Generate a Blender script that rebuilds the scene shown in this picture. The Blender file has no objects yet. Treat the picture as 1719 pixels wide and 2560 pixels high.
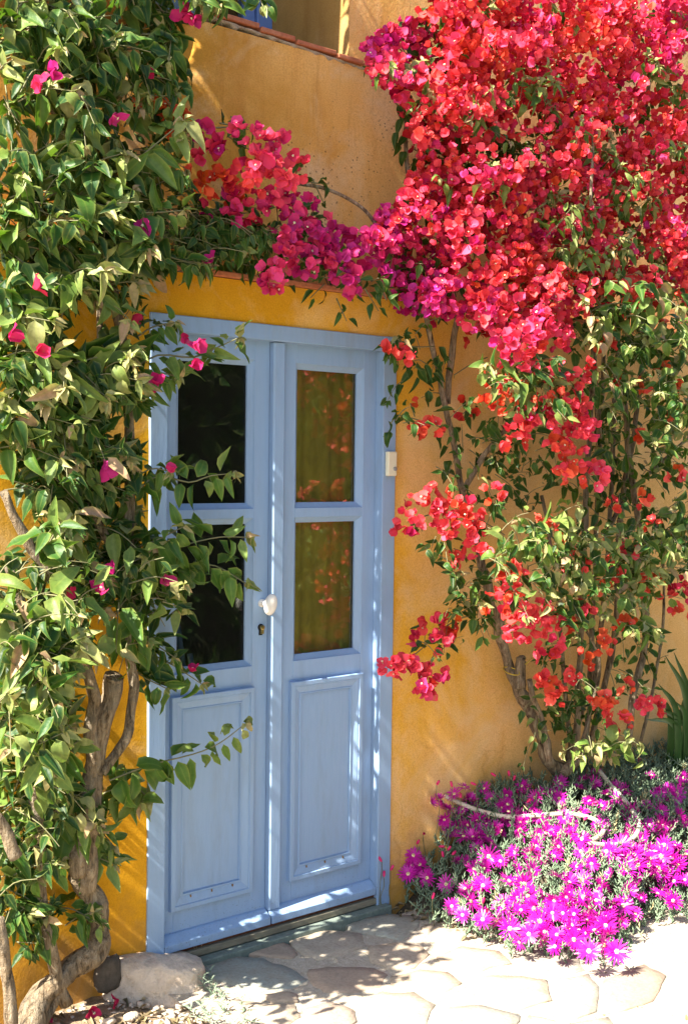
import bpy, bmesh, math, random
import numpy as np
from mathutils import Vector, Matrix, noise as mnoise

random.seed(7)
rs = np.random.RandomState(11)
sc = bpy.context.scene
COL = sc.collection

# ------------------------------------------------------------------ camera
F_PX, YAW, PITCH, ROLL = 2954.95, math.radians(38.9669), math.radians(-2.19483), math.radians(0.69074)
CAM = np.array([-1.99237, -3.50583, 1.69018])
FW = np.array([math.sin(YAW)*math.cos(PITCH), math.cos(YAW)*math.cos(PITCH), math.sin(PITCH)])
_r = np.array([math.cos(YAW), -math.sin(YAW), 0.0]); _u = np.cross(_r, FW)
RT = math.cos(ROLL)*_r + math.sin(ROLL)*_u
UP = -math.sin(ROLL)*_r + math.cos(ROLL)*_u
cd = bpy.data.cameras.new('camera'); cam = bpy.data.objects.new('camera', cd); COL.objects.link(cam)
cd.sensor_fit = 'VERTICAL'; cd.sensor_height = 36.0; cd.lens = F_PX/2560*36.0; cd.clip_end = 500; cd.clip_start = 0.05
M = Matrix(((RT[0], UP[0], -FW[0], CAM[0]), (RT[1], UP[1], -FW[1], CAM[1]), (RT[2], UP[2], -FW[2], CAM[2]), (0, 0, 0, 1)))
cam.matrix_world = M
sc.camera = cam
K = 1719/1568.0          # layout notes below were taken on a 1568 px wide view


def ray(x, y):
    return FW + RT*((x*K-859.5)/F_PX) - UP*((y*K-1280)/F_PX)


def at(x, y, Y=0.0):      # survey point -> place standing Y metres from the house front
    d = ray(x, y); return CAM + d*((Y-CAM[1])/d[1])


def atz(x, y, Z=0.0):     # survey point -> place on the ground at height Z
    d = ray(x, y); return CAM + d*((Z-CAM[2])/d[2])


def proj(p):
    d = np.asarray(p)-CAM; w = d@FW
    return (859.5+F_PX*(d@RT)/w)/K, (1280-F_PX*(d@UP)/w)/K


# ------------------------------------------------------------------ sky, sun, exposure
SUN = np.array([-0.68, -0.036, 0.73]); SUN /= np.linalg.norm(SUN)
w = bpy.data.worlds.new('World'); sc.world = w; w.use_nodes = True
nt = w.node_tree; bg = nt.nodes['Background']
sky = nt.nodes.new('ShaderNodeTexSky'); sky.sky_type = 'NISHITA'; sky.sun_disc = False
sky.sun_elevation = math.asin(SUN[2]); sky.sun_rotation = math.atan2(SUN[0], SUN[1]) % (2*math.pi)
sky.dust_density = 1.5
nt.links.new(sky.outputs[0], bg.inputs[0]); bg.inputs[1].default_value = 0.085
sd = bpy.data.lights.new('sun', 'SUN'); sd.energy = 5.0; sd.angle = math.radians(0.53); sd.color = (1.0, 0.93, 0.82)
so = bpy.data.objects.new('sun', sd); COL.objects.link(so)
so.rotation_euler = Vector(SUN).to_track_quat('Z', 'Y').to_euler()
so.location = (-6, -1, 7)
vs = sc.view_settings
vs.view_transform = 'Standard'; vs.look = 'None'; vs.gamma = 1.0; vs.use_curve_mapping = False
vs.exposure = 2.1
sc.cycles.max_bounces = 6; sc.cycles.diffuse_bounces = 3; sc.cycles.glossy_bounces = 3; sc.cycles.transmission_bounces = 4; sc.cycles.transparent_max_bounces = 8
sc.cycles.caustics_reflective = False; sc.cycles.caustics_refractive = False
sc.cycles.use_denoising = True


# ------------------------------------------------------------------ material helpers
class N:
    def __init__(s, name):
        s.m = bpy.data.materials.new(name); s.m.use_nodes = True
        s.t = s.m.node_tree; s.b = s.t.nodes['Principled BSDF']; s.out = s.t.nodes['Material Output']

    def n(s, typ, **kw):
        x = s.t.nodes.new(typ)
        for k, v in kw.items():
            if k in ('op', 'operation'): x.operation = v
            elif k == 'blend': x.blend_type = v
            elif k == 'dt': x.data_type = v
            elif k == 'attr': x.attribute_name = v
            else: setattr(x, k, v)
        return x

    def l(s, a, b): s.t.links.new(a, b)

    def pos(s, scale=(1, 1, 1)):
        g = s.n('ShaderNodeNewGeometry'); mp = s.n('ShaderNodeMapping'); mp.inputs['Scale'].default_value = scale
        s.l(g.outputs['Position'], mp.inputs['Vector']); return mp.outputs[0]

    def obj(s, scale=(1, 1, 1)):
        g = s.n('ShaderNodeTexCoord'); mp = s.n('ShaderNodeMapping'); mp.inputs['Scale'].default_value = scale
        s.l(g.outputs['Object'], mp.inputs['Vector']); return mp.outputs[0]

    def noise(s, vec, scale, detail=4, rough=.55, dist=0):
        x = s.n('ShaderNodeTexNoise'); x.inputs['Scale'].default_value = scale; x.inputs['Detail'].default_value = detail
        x.inputs['Roughness'].default_value = rough; x.inputs['Distortion'].default_value = dist
        if vec is not None: s.l(vec, x.inputs['Vector'])
        return x.outputs['Fac']

    def ramp(s, fac, stops, interp='LINEAR'):
        r = s.n('ShaderNodeValToRGB'); r.color_ramp.interpolation = interp
        e = r.color_ramp.elements
        while len(e) < len(stops): e.new(0.5)
        for el, (p, c) in zip(e, stops):
            el.position = p; el.color = (c, c, c, 1) if isinstance(c, (int, float)) else (*c, 1)
        if fac is not None: s.l(fac, r.inputs[0])
        return r.outputs[0]

    def mix(s, fac, a, b, blend='MIX'):
        x = s.n('ShaderNodeMix', dt='RGBA', blend=blend)
        for v, sock in ((fac, x.inputs[0]), (a, x.inputs[6]), (b, x.inputs[7])):
            if isinstance(v, (int, float)): sock.default_value = v
            elif isinstance(v, tuple): sock.default_value = (*v, 1)
            else: s.l(v, sock)
        return x.outputs[2]

    def math(s, op, a, b=None, clamp=False):
        x = s.n('ShaderNodeMath', op=op); x.use_clamp = clamp
        for v, sock in ((a, x.inputs[0]), (b, x.inputs[1])):
            if v is None: continue
            if isinstance(v, (int, float)): sock.default_value = v
            else: s.l(v, sock)
        return x.outputs[0]

    def bump(s, h, strength, dist=0.01):
        b = s.n('ShaderNodeBump'); b.inputs['Strength'].default_value = strength; b.inputs['Distance'].default_value = dist
        s.l(h, b.inputs['Height']); return b.outputs[0]

    def set(s, base=None, rough=None, normal=None, spec=None, metal=None):
        for v, k in ((base, 'Base Color'), (rough, 'Roughness'), (normal, 'Normal'), (spec, 'Specular IOR Level'), (metal, 'Metallic')):
            if v is None: continue
            i = s.b.inputs[k]
            if isinstance(v, (int, float)): i.default_value = v
            elif isinstance(v, tuple): i.default_value = (*v, 1)
            else: s.l(v, i)
        return s

    def translucent(s, col, fac):
        t = s.n('ShaderNodeBsdfTranslucent')
        if isinstance(col, tuple): t.inputs[0].default_value = (*col, 1)
        else: s.l(col, t.inputs[0])
        m = s.n('ShaderNodeMixShader'); m.inputs[0].default_value = fac
        s.l(s.b.outputs[0], m.inputs[1]); s.l(t.outputs[0], m.inputs[2]); s.l(m.outputs[0], s.out.inputs[0])

    def attr(s, name):
        a = s.n('ShaderNodeAttribute', attr=name); return a.outputs['Fac']


def stucco(name, c_lo, c_mid, c_hi, stain=.5, speck=0.0, pale_x=0.0):
    k = N(name); p = k.pos()
    big = k.noise(p, 1.7, 5, .6, .4)
    if pale_x:   # colour turns paler towards the right
        sx = k.n('ShaderNodeSeparateXYZ'); k.l(p, sx.inputs[0])
        big = k.math('ADD', big, k.math('MULTIPLY', k.math('SUBTRACT', sx.outputs[0], .95), pale_x, False), True)
    base = k.ramp(big, [(.28, c_lo), (.5, c_mid), (.72, c_hi)])
    st = k.noise(k.pos((3.2, 3.2, .55)), 2.4, 5, .6, .3)
    base = k.mix(k.math('MULTIPLY', k.ramp(st, [(.5, 0.), (.75, 1.)]), stain), base, (c_lo[0]*.72, c_lo[1]*.55, c_lo[2]*.45))
    pale = k.noise(p, 3.1, 6, .65, .8)
    base = k.mix(k.math('MULTIPLY', k.ramp(pale, [(.5, 0.), (.72, 1.)]), .45), base, (min(.8, c_hi[0]*1.15), c_hi[1]*1.3, c_hi[2]*2.2))
    fine = k.noise(p, 190, 3, .6)
    base = k.mix(k.ramp(fine, [(.33, .36), (.58, 0.)]), base, (c_lo[0]*.6, c_lo[1]*.5, c_lo[2]*.5))
    if speck:
        vo = k.n('ShaderNodeTexVoronoi'); k.l(p, vo.inputs['Vector']); vo.inputs['Scale'].default_value = 48
        reg = k.ramp(k.noise(p, 3.1, 3, .5), [(.5, 0.), (.62, 1.)])
        dots = k.ramp(vo.outputs['Distance'], [(.13, 1.), (.22, 0.)])
        base = k.mix(k.math('MULTIPLY', k.math('MULTIPLY', dots, reg), speck), base, (.06, .04, .02))
        run = k.ramp(k.noise(k.pos((9, 9, .7)), 3.0, 6, .7), [(.56, 0.), (.74, 1.)])
        base = k.mix(k.math('MULTIPLY', run, speck*.5), base, (c_lo[0]*.5, c_lo[1]*.4, c_lo[2]*.4))
    # splash dirt at the foot, hairline cracks
    sz_ = k.n('ShaderNodeSeparateXYZ'); k.l(p, sz_.inputs[0])
    foot = k.math('ADD', k.ramp(sz_.outputs[2], [(.0, .55), (.34, .0)]), k.math('MULTIPLY', k.noise(p, 9, 5, .7), .9))
    base = k.mix(k.math('MULTIPLY', k.ramp(foot, [(.62, 0.), (.95, 1.)]), .55), base, (c_lo[0]*.45, c_lo[1]*.45, c_lo[2]+.03))
    vc = k.n('ShaderNodeTexVoronoi', feature='DISTANCE_TO_EDGE'); vc.inputs['Scale'].default_value = 1.6
    dv = k.n('ShaderNodeMixRGB'); dv.inputs[0].default_value = .16; k.l(p, dv.inputs[1])
    nc = k.n('ShaderNodeTexNoise'); nc.inputs['Scale'].default_value = 6; nc.inputs['Detail'].default_value = 6; k.l(p, nc.inputs['Vector']); k.l(nc.outputs['Color'], dv.inputs[2]); k.l(dv.outputs[0], vc.inputs['Vector'])
    crack = k.math('MULTIPLY', k.ramp(vc.outputs['Distance'], [(.0, 1.), (.006, 0.)]), k.ramp(k.noise(p, 1.3, 2, .5), [(.56, 0.), (.66, .25)]))
    base = k.mix(crack, base, (c_lo[0]*.35, c_lo[1]*.3, c_lo[2]*.4))
    h = k.math('ADD', k.math('MULTIPLY', k.noise(p, 120, 4, .7), .45), k.math('MULTIPLY', k.noise(p, 16, 4, .6), 1.0))
    k.set(base=base, rough=.92, spec=.15, normal=k.bump(h, .55, .006))
    return k.m


MAT = {}
MAT['wall'] = stucco('ochre_stucco', (.65, .325, .014), (.75, .410, .042), (.82, .490, .19), .28, .0, .30)
MAT['upper'] = stucco('pale_ochre_stucco', (.60, .30, .046), (.77, .44, .125), (.84, .54, .22), .46, .7, .22)
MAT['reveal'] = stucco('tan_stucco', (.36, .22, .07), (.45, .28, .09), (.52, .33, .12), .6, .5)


def m_paint():
    k = N('blue_paint'); p = k.pos((1, 1, .12))
    g = k.noise(p, 85, 6, .72); big = k.noise(k.pos(), 2.0, 3, .5)
    base = k.mix(g, (.205, .335, .545), (.285, .410, .600))
    base = k.mix(k.ramp(big, [(.35, 0.), (.7, .35)]), base, (.285, .40, .55))
    # dirt splashed on the lower rails
    gz = k.n('ShaderNodeSeparateXYZ'); k.l(k.pos(), gz.inputs[0])
    low = k.ramp(gz.outputs[2], [(.0, 1.), (.20, 0.)])
    dots = k.ramp(k.noise(k.pos(), 170, 3, .6), [(.62, 0.), (.68, 1.)])
    base = k.mix(k.math('MULTIPLY', k.math('MULTIPLY', dots, low), .6), base, (.10, .09, .06))
    chip = k.math('MULTIPLY', k.ramp(k.noise(k.pos((1, 1, .5)), 38, 5, .75), [(.70, 0.), (.72, 1.)]), .7)
    base = k.mix(chip, base, (.42, .43, .42))
    grime = k.math('MULTIPLY', k.ramp(k.noise(k.pos((1, 1, .22)), 11, 5, .7), [(.5, 0.), (.75, 1.)]), .28)
    base = k.mix(grime, base, (.20, .22, .20))
    k.set(base=base, rough=.55, spec=.3, normal=k.bump(g, .35, .003)); return k.m


MAT['paint'] = m_paint()
k = N('window_paint'); k.set(base=(.12, .22, .52), rough=.45); MAT['winpaint'] = k.m


def m_glass(name, tint):
    k = N(name)
    t = k.n('ShaderNodeBsdfTransparent'); t.inputs[0].default_value = (*tint, 1)
    g = k.n('ShaderNodeBsdfGlossy'); g.inputs['Roughness'].default_value = .015
    d = k.n('ShaderNodeBsdfDiffuse'); d.inputs[0].default_value = (.35, .33, .28, 1)
    fr = k.n('ShaderNodeFresnel'); fr.inputs[0].default_value = 1.52
    bm = k.bump(k.noise(k.pos(), 7, 2, .5), .05, .004); k.l(bm, g.inputs['Normal'])
    f2 = k.math('MULTIPLY', fr.outputs[0], .85, True)
    m1 = k.n('ShaderNodeMixShader'); k.l(f2, m1.inputs[0]); k.l(t.outputs[0], m1.inputs[1]); k.l(g.outputs[0], m1.inputs[2])
    dirt = k.math('MULTIPLY', k.ramp(k.noise(k.pos((1, 1, .4)), 130, 4, .75), [(.6, 0.), (.78, 1.)]), .22)
    dirt = k.math('ADD', dirt, .012)
    m2 = k.n('ShaderNodeMixShader'); k.l(dirt, m2.inputs[0]); k.l(m1.outputs[0], m2.inputs[1]); k.l(d.outputs[0], m2.inputs[2])
    k.l(m2.outputs[0], k.out.inputs[0]); return k.m


MAT['glass'] = m_glass('window_glass', (.85, .88, .86))
k = N('dark_room'); k.set(base=(.05, .05, .048), rough=.9); MAT['room'] = k.m
k = N('white_ceramic'); k.set(base=(.78, .76, .70), rough=.22, spec=.5); MAT['ceramic'] = k.m
k = N('cream_plastic'); k.set(base=(.74, .72, .56), rough=.35); MAT['plastic'] = k.m
k = N('grey_button'); k.set(base=(.25, .26, .27), rough=.4); MAT['button'] = k.m
k = N('brass'); k.set(base=(.48, .36, .15), rough=.32, metal=1.0); MAT['brass'] = k.m
k = N('black_gap'); k.set(base=(.01, .01, .01), rough=.9); MAT['gap'] = k.m
k = N('rust'); k.set(base=(.22, .12, .03), rough=.9); MAT['rust'] = k.m


def m_simple(name, a, b, scale, rough=.85, bump=.3, bd=.004, vec=(1, 1, 1), objc=False):
    k = N(name); p = k.obj(vec) if objc else k.pos(vec)
    n1 = k.noise(p, scale, 6, .65); n2 = k.noise(p, scale*5, 4, .6)
    base = k.mix(k.ramp(n1, [(.3, 0.), (.7, 1.)]), a, b)
    base = k.mix(k.ramp(n2, [(.3, .45), (.6, 0.)]), base, tuple(c*.5 for c in a))
    h = k.math('ADD', n1, k.math('MULTIPLY', n2, .5))
    k.set(base=base, rough=rough, spec=.25, normal=k.bump(h, bump, bd)); return k.m


MAT['tile'] = m_simple('terracotta', (.42, .13, .06), (.50, .21, .11), 14)
MAT['mortar'] = m_simple('mortar', (.44, .37, .27), (.60, .53, .42), 40, .95, 1.0, .012)
MAT['sand'] = m_simple('sandy_ground', (.42, .35, .25), (.56, .48, .37), 9, .95, .7, .01)
MAT['soil'] = m_simple('dry_soil', (.20, .14, .08), (.34, .26, .17), 22, .95, .9, .015)
MAT['darksoil'] = m_simple('dark_soil', (.05, .045, .03), (.11, .09, .06), 22, .95, .9, .015)  # dark earth of the bank under the ice plant
MAT['boulder'] = m_simple('pink_limestone', (.54, .43, .32), (.68, .57, .45), 7, .9, .9, .025)
MAT['darkstone'] = m_simple('dark_stone', (.06, .055, .045), (.12, .10, .08), 12, .9, .5, .01)
MAT['oldwood'] = m_simple('weathered_threshold', (.16, .15, .11), (.24, .22, .16), 20, .85, .4, .003, (.3, 1, 1))
MAT['greenstone'] = m_simple('green_grey_slab', (.13, .17, .15), (.22, .26, .22), 18, .85, .4, .004)
MAT['rustwood'] = m_simple('red_brown_edge', (.10, .035, .02), (.16, .07, .04), 20)
MAT['curtain'] = m_simple('olive_curtain', (.60, .43, .055), (.66, .49, .07), 5, .9, .1, .003, (1.5, 1.5, .6))
MAT['lawn_and_backing'] = m_simple('lawn_and_hedge_backing', (.03, .04, .015), (.06, .075, .025), 6)
MAT['hose'] = m_simple('pale_hose', (.62, .55, .40), (.70, .64, .50), 30, .5, .1, .002)
MAT['tie'] = m_simple('yellow_string', (.55, .40, .04), (.6, .45, .06), 50, .6)
MAT['drywood'] = m_simple('dry_twig', (.32, .22, .12), (.42, .31, .19), 40)


def m_stone():
    k = N('flagstone'); p = k.pos()
    oi = k.n('ShaderNodeObjectInfo')
    tone = k.ramp(oi.outputs['Random'], [(0., (.36, .27, .20)), (.3, (.42, .33, .24)), (.55, (.46, .38, .28)), (.8, (.28, .31, .27)), (1., (.40, .30, .23))])
    n1 = k.noise(p, 12, 6, .65); n2 = k.noise(p, 90, 4, .6)
    base = k.mix(k.ramp(n1, [(.3, .5), (.65, 0.)]), tone, (.26, .20, .14))
    base = k.mix(k.ramp(n2, [(.3, .5), (.55, 0.)]), base, (.18, .14, .10))
    h = k.math('ADD', n1, k.math('MULTIPLY', n2, .35))
    k.set(base=base, rough=.85, spec=.3, normal=k.bump(h, .6, .008)); return k.m


MAT['stone'] = m_stone()


def m_bark():
    k = N('bark'); p = k.obj((1, 1, .16))
    n1 = k.noise(p, 55, 6, .7, .6); n2 = k.noise(k.obj(), 18, 4, .6)
    base = k.ramp(n1, [(.36, (.05, .035, .02)), (.48, (.26, .19, .115)), (.68, (.48, .40, .28))])
    base = k.mix(k.ramp(n2, [(.4, 0.), (.7, .6)]), base, (.20, .18, .14))
    k.set(base=base, rough=.9, spec=.2, normal=k.bump(k.math('ADD', n1, n2), 1.0, .03)); return k.m


MAT['bark'] = m_bark()
k = N('green_twig'); p = k.obj(); k.set(base=k.mix(k.noise(p, 30), (.12, .14, .05), (.20, .17, .09)), rough=.7); MAT['twig'] = k.m


def m_leaf(name, stops, edge, edgef, trans, tf, rough=.42, spec=.45):
    k = N(name); v = k.attr('var'); e = k.attr('edge')
    base = k.ramp(v, stops)
    nn = k.noise(k.pos(), 60, 3, .6)
    base = k.mix(k.ramp(nn, [(.35, .35), (.65, 0.)]), base, (.02, .05, .012))
    base = k.mix(k.math('MULTIPLY', k.math('POWER', e, 5.0), edgef), base, edge)
    base = k.mix(k.math('MULTIPLY', k.math('POWER', k.math('SUBTRACT', 1.0, e), 14.0), edgef*.7), base, (edge[0]*.8, edge[1]*.9, edge[2]*.7))
    k.set(base=base, rough=rough, spec=spec, normal=k.bump(nn, .3, .005))
    tc = k.mix(.65, base, trans)
    k.translucent(tc, tf); return k.m


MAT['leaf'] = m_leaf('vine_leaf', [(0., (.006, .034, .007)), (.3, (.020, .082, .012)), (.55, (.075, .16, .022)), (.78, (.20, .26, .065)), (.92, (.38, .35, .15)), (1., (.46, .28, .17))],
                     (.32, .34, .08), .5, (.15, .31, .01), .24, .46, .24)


def m_bract(name, stops):
    k = N(name); h = k.attr('hue'); v = k.attr('var'); e = k.attr('edge')
    base = k.ramp(h, stops)
    hs = k.n('ShaderNodeHueSaturation'); k.l(base, hs.inputs['Color'])
    vv = k.math('ADD', k.math('MULTIPLY', v, .75), .68); k.l(vv, hs.inputs['Value'])
    sat = k.math('ADD', k.math('MULTIPLY', v, -.10), 1.0); k.l(sat, hs.inputs['Saturation'])
    nn = k.noise(k.pos(), 120, 2, .5)
    fade = k.math('MULTIPLY', k.ramp(k.noise(k.pos(), 23, 2, .5), [(.66, 0.), (.74, 1.)]), .55)
    hs_o = k.mix(fade, hs.outputs[0], (.50, .20, .13))
    k.set(base=hs_o, rough=.55, spec=.16, normal=k.bump(nn, .2, .003))
    k.translucent(hs.outputs[0], .32); return k.m


MAT['bract'] = m_bract('bract', [(0., (.52, .010, .25)), (.25, (.63, .010, .12)), (.5, (.70, .024, .068)), (.75, (.72, .040, .022)), (1., (.74, .105, .007))])
k = N('floret'); k.set(base=(.75, .68, .45), rough=.6); MAT['floret'] = k.m
k = N('ice_petal'); e = k.attr('edge'); v = k.attr('var')
k.set(base=k.mix(v, (.54, .005, .28), (.68, .020, .44)), rough=.35, spec=.5); k.translucent((.62, .02, .5), .3); MAT['icepetal'] = k.m
k = N('ice_centre'); k.set(base=(.75, .66, .30), rough=.7); MAT['icecentre'] = k.m
k = N('ice_bud'); k.set(base=(.60, .01, .12), rough=.5); MAT['icebud'] = k.m
MAT['iceleaf'] = m_leaf('ice_leaf', [(0., (.10, .16, .09)), (.5, (.21, .29, .18)), (.85, (.30, .37, .24)), (1., (.45, .36, .18))], (.3, .3, .2), .0, (.2, .3, .15), .1, .5, .35)
MAT['strap'] = m_leaf('strap_leaf', [(0., (.012, .045, .014)), (1., (.03, .09, .03))], (.1, .2, .05), .3, (.1, .25, .03), .15)  # darker green puts the shade over this plant into its colour
MAT['sage'] = m_leaf('sage_leaf', [(0., (.16, .22, .15)), (1., (.32, .38, .28))], (.4, .45, .35), .2, (.3, .36, .2), .15, .7, .2)
MAT['litter'] = m_leaf('litter', [(0., (.12, .09, .05)), (.6, (.30, .22, .12)), (1., (.42, .34, .2))], (.4, .3, .2), .1, (.3, .25, .1), .1, .8, .1)


# ------------------------------------------------------------------ object helpers
def tag(o, label=None, cat=None, group=None, kind=None):
    if label: o['label'] = label
    if cat: o['category'] = cat
    if group: o['group'] = group
    if kind: o['kind'] = kind
    return o


def empty(name, loc, label=None, cat=None, kind=None):
    o = bpy.data.objects.new(name, None); COL.objects.link(o); o.location = loc; o.empty_display_size = .1
    return tag(o, label, cat, None, kind)


def link(name, me, parent=None, smooth=False):
    o = bpy.data.objects.new(name, me); COL.objects.link(o)
    if parent is not None:
        o.parent = parent
        o.location = -Vector(world_loc(parent))
    if smooth: shade(me)
    return o


def world_loc(o):
    v = Vector((0, 0, 0))
    while o is not None: v = v+o.location; o = o.parent
    return v


def shade(me):
    me.polygons.foreach_set('use_smooth', [True]*len(me.polygons))


def mesh_pd(name, verts, faces, mat=None, smooth=False):
    me = bpy.data.meshes.new(name); me.from_pydata([tuple(v) for v in verts], [], faces)
    if mat: me.materials.append(MAT[mat])
    if smooth: shade(me)
    me.update(); return me


def mesh_np(name, V, L, tot, mats, attrs=None, midx=None, smooth=True):
    me = bpy.data.meshes.new(name)
    me.vertices.add(len(V)); me.vertices.foreach_set('co', np.ascontiguousarray(V, dtype=np.float32).ravel())
    me.loops.add(len(L)); me.loops.foreach_set('vertex_index', np.ascontiguousarray(L, dtype=np.int32))
    me.polygons.add(len(tot)); st = np.concatenate([[0], np.cumsum(tot)[:-1]]).astype(np.int32)
    me.polygons.foreach_set('loop_start', st); me.polygons.foreach_set('loop_total', np.asarray(tot, dtype=np.int32))
    if smooth: me.polygons.foreach_set('use_smooth', np.ones(len(tot), dtype=bool))
    for m in mats: me.materials.append(MAT[m])
    if midx is not None: me.polygons.foreach_set('material_index', np.asarray(midx, dtype=np.int32))
    for kx, a in (attrs or {}).items():
        at_ = me.attributes.new(kx, 'FLOAT', 'POINT'); at_.data.foreach_set('value', np.ascontiguousarray(a, dtype=np.float32))
    me.update(calc_edges=True); me.validate(); return me


class MB:
    """collects boxes, prisms and tubes for one mesh"""
    def __init__(s): s.v = []; s.f = []

    def add(s, v, f):
        o = len(s.v); s.v += [tuple(map(float, x)) for x in v]; s.f += [tuple(i+o for i in q) for q in f]; return s

    def box(s, x0, x1, y0, y1, z0, z1):
        return s.add([(x0, y0, z0), (x1, y0, z0), (x1, y1, z0), (x0, y1, z0), (x0, y0, z1), (x1, y0, z1), (x1, y1, z1), (x0, y1, z1)],
                     [(0, 3, 2, 1), (4, 5, 6, 7), (0, 1, 5, 4), (1, 2, 6, 5), (2, 3, 7, 6), (3, 0, 4, 7)])

    def prism(s, prof, axis, a, b):
        """closed profile of 2D points swept from a to b along axis ('x': profile is (y,z); 'z': profile is (x,y))"""
        n = len(prof)
        f3 = (lambda p, t: (t, p[0], p[1])) if axis == 'x' else (lambda p, t: (p[0], p[1], t))
        v = [f3(p, a) for p in prof]+[f3(p, b) for p in prof]
        return s.add(v, [tuple(range(n))[::-1], tuple(range(n, 2*n))]+[(i, (i+1) % n, n+(i+1) % n, n+i) for i in range(n)])

    def tube(s, pts, rad, n=8, cap=True, jit=0.0):
        pts = [np.asarray(p, float) for p in pts]; m = len(pts); ring = []
        if isinstance(rad, (int, float)): rad = [rad]*m
        ref = np.array([.3, .9, .2])
        for i in range(m):
            t = pts[min(i+1, m-1)]-pts[max(i-1, 0)]; t /= np.linalg.norm(t)+1e-9
            a = np.cross(t, ref); a /= np.linalg.norm(a)+1e-9; b = np.cross(t, a)
            for j in range(n):
                q = 2*math.pi*j/n; r = rad[i]*(1+jit*(rs.rand()-.5))
                ring.append(pts[i]+r*(a*math.cos(q)+b*math.sin(q)))
        f = [(i*n+j, i*n+(j+1) % n, (i+1)*n+(j+1) % n, (i+1)*n+j) for i in range(m-1) for j in range(n)]
        if cap: f += [tuple(range(n))[::-1], tuple(range((m-1)*n, m*n))]
        return s.add(ring, f)

    def build(s, name, mat, parent=None, bevel=0, seg=2, smooth=False):
        me = mesh_pd(name, s.v, s.f, mat)
        if bevel:
            bm = bmesh.new(); bm.from_mesh(me)
            bmesh.ops.bevel(bm, geom=bm.edges[:], offset=bevel, segments=seg, affect='EDGES', profile=.5, clamp_overlap=True)
            bm.to_mesh(me); bm.free()
        if smooth: shade(me)
        return link(name, me, parent)


def smooth_path(pts, n=6):
    """Catmull-Rom through the points"""
    P = [np.asarray(p, float) for p in pts]; P = [2*P[0]-P[1]]+P+[2*P[-1]-P[-2]]; out = []
    for i in range(1, len(P)-2):
        for j in range(n):
            t = j/n; a, b, c, d = P[i-1:i+3]
            out.append(.5*((2*b)+(-a+c)*t+(2*a-5*b+4*c-d)*t*t+(-a+3*b-3*c+d)*t**3))
    out.append(P[-2]); return out


def in_poly(x, y, poly):
    r = False; j = len(poly)-1
    for i in range(len(poly)):
        xi, yi = poly[i]; xj, yj = poly[j]
        if (yi > y) != (yj > y) and x < (xj-xi)*(y-yi)/(yj-yi)+xi: r = not r
        j = i
    return r


def sstep(a, b, x):
    t = np.clip((x-a)/(b-a), 0, 1); return t*t*(3-2*t)


# ------------------------------------------------------------------ ground
def mound(x, y):
    """planted bank right of the door"""
    yf = -.66-.12*math.exp(-((x-1.5)/.3)**2)
    sx = float(sstep(1.12, 1.75, x))**.7; sy = max(0., min(1., (y-yf)/(-yf+.001)))
    return -.10+.37*sx*sy**.5


def grid(xs, ys, fz):
    v = [(x, y, fz(x, y)) for y in ys for x in xs]; n = len(xs)
    return v, [(j*n+i, j*n+i+1, (j+1)*n+i+1, (j+1)*n+i) for j in range(len(ys)-1) for i in range(n-1)]


def nz(x, y, z=0., s=1.): return mnoise.noise(Vector((x*s, y*s, z*s)))


v, f = grid([-60, -20, -6, -3]+list(np.arange(-2, 4.01, .05))+[6, 20, 60], [-60, -20, -6, -3]+list(np.arange(-2.2, .16, .05)),
            lambda x, y: -.105+(.012*nz(x, y, 0, 2.5)+.006*nz(x, y, 0, 9) if -2.1 < x < 4 and -2.3 < y else 0))
g = link('ground', mesh_pd('ground', v, f, 'sand', True)); tag(g, kind='structure', label='pale sandy ground in front of the house')
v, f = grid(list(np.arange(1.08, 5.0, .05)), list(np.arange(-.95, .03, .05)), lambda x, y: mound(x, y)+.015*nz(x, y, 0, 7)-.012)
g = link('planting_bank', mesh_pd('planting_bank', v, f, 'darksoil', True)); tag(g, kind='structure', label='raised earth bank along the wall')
v, f = grid(list(np.arange(-1.4, .06, .04)), list(np.arange(-.75, .03, .04)),
            lambda x, y: -.118+.035*float(sstep(.0, -.2, x))*float(sstep(-.75, -.45, y))+.016*nz(x, y, 0, 8)+.008*nz(x, y, 3, 22))
g = link('soil_bed', mesh_pd('soil_bed', v, f, 'soil', True)); tag(g, kind='structure', label='dry soil bed at the foot of the vine')

# paving
path = link('paving', mesh_pd('paving', *(lambda a: (a[0], a[1]))(grid(list(np.arange(.0, 3.3, .04)), list(np.arange(-2.0, -.055, .04)),
            lambda x, y: -.0715+.003*nz(x, y, 0, 12)+.003*nz(x, y, 5, 40))), 'mortar', True))
tag(path, kind='structure', label='crazy paving of flat stones set in mortar')


def cA(p): return ((400+p[0]*.4464)/K, (2100+p[1]*.4464)/K)
def cB(p): return ((920+p[0]*.5096)/K, (1900+p[1]*.5096)/K)


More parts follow.
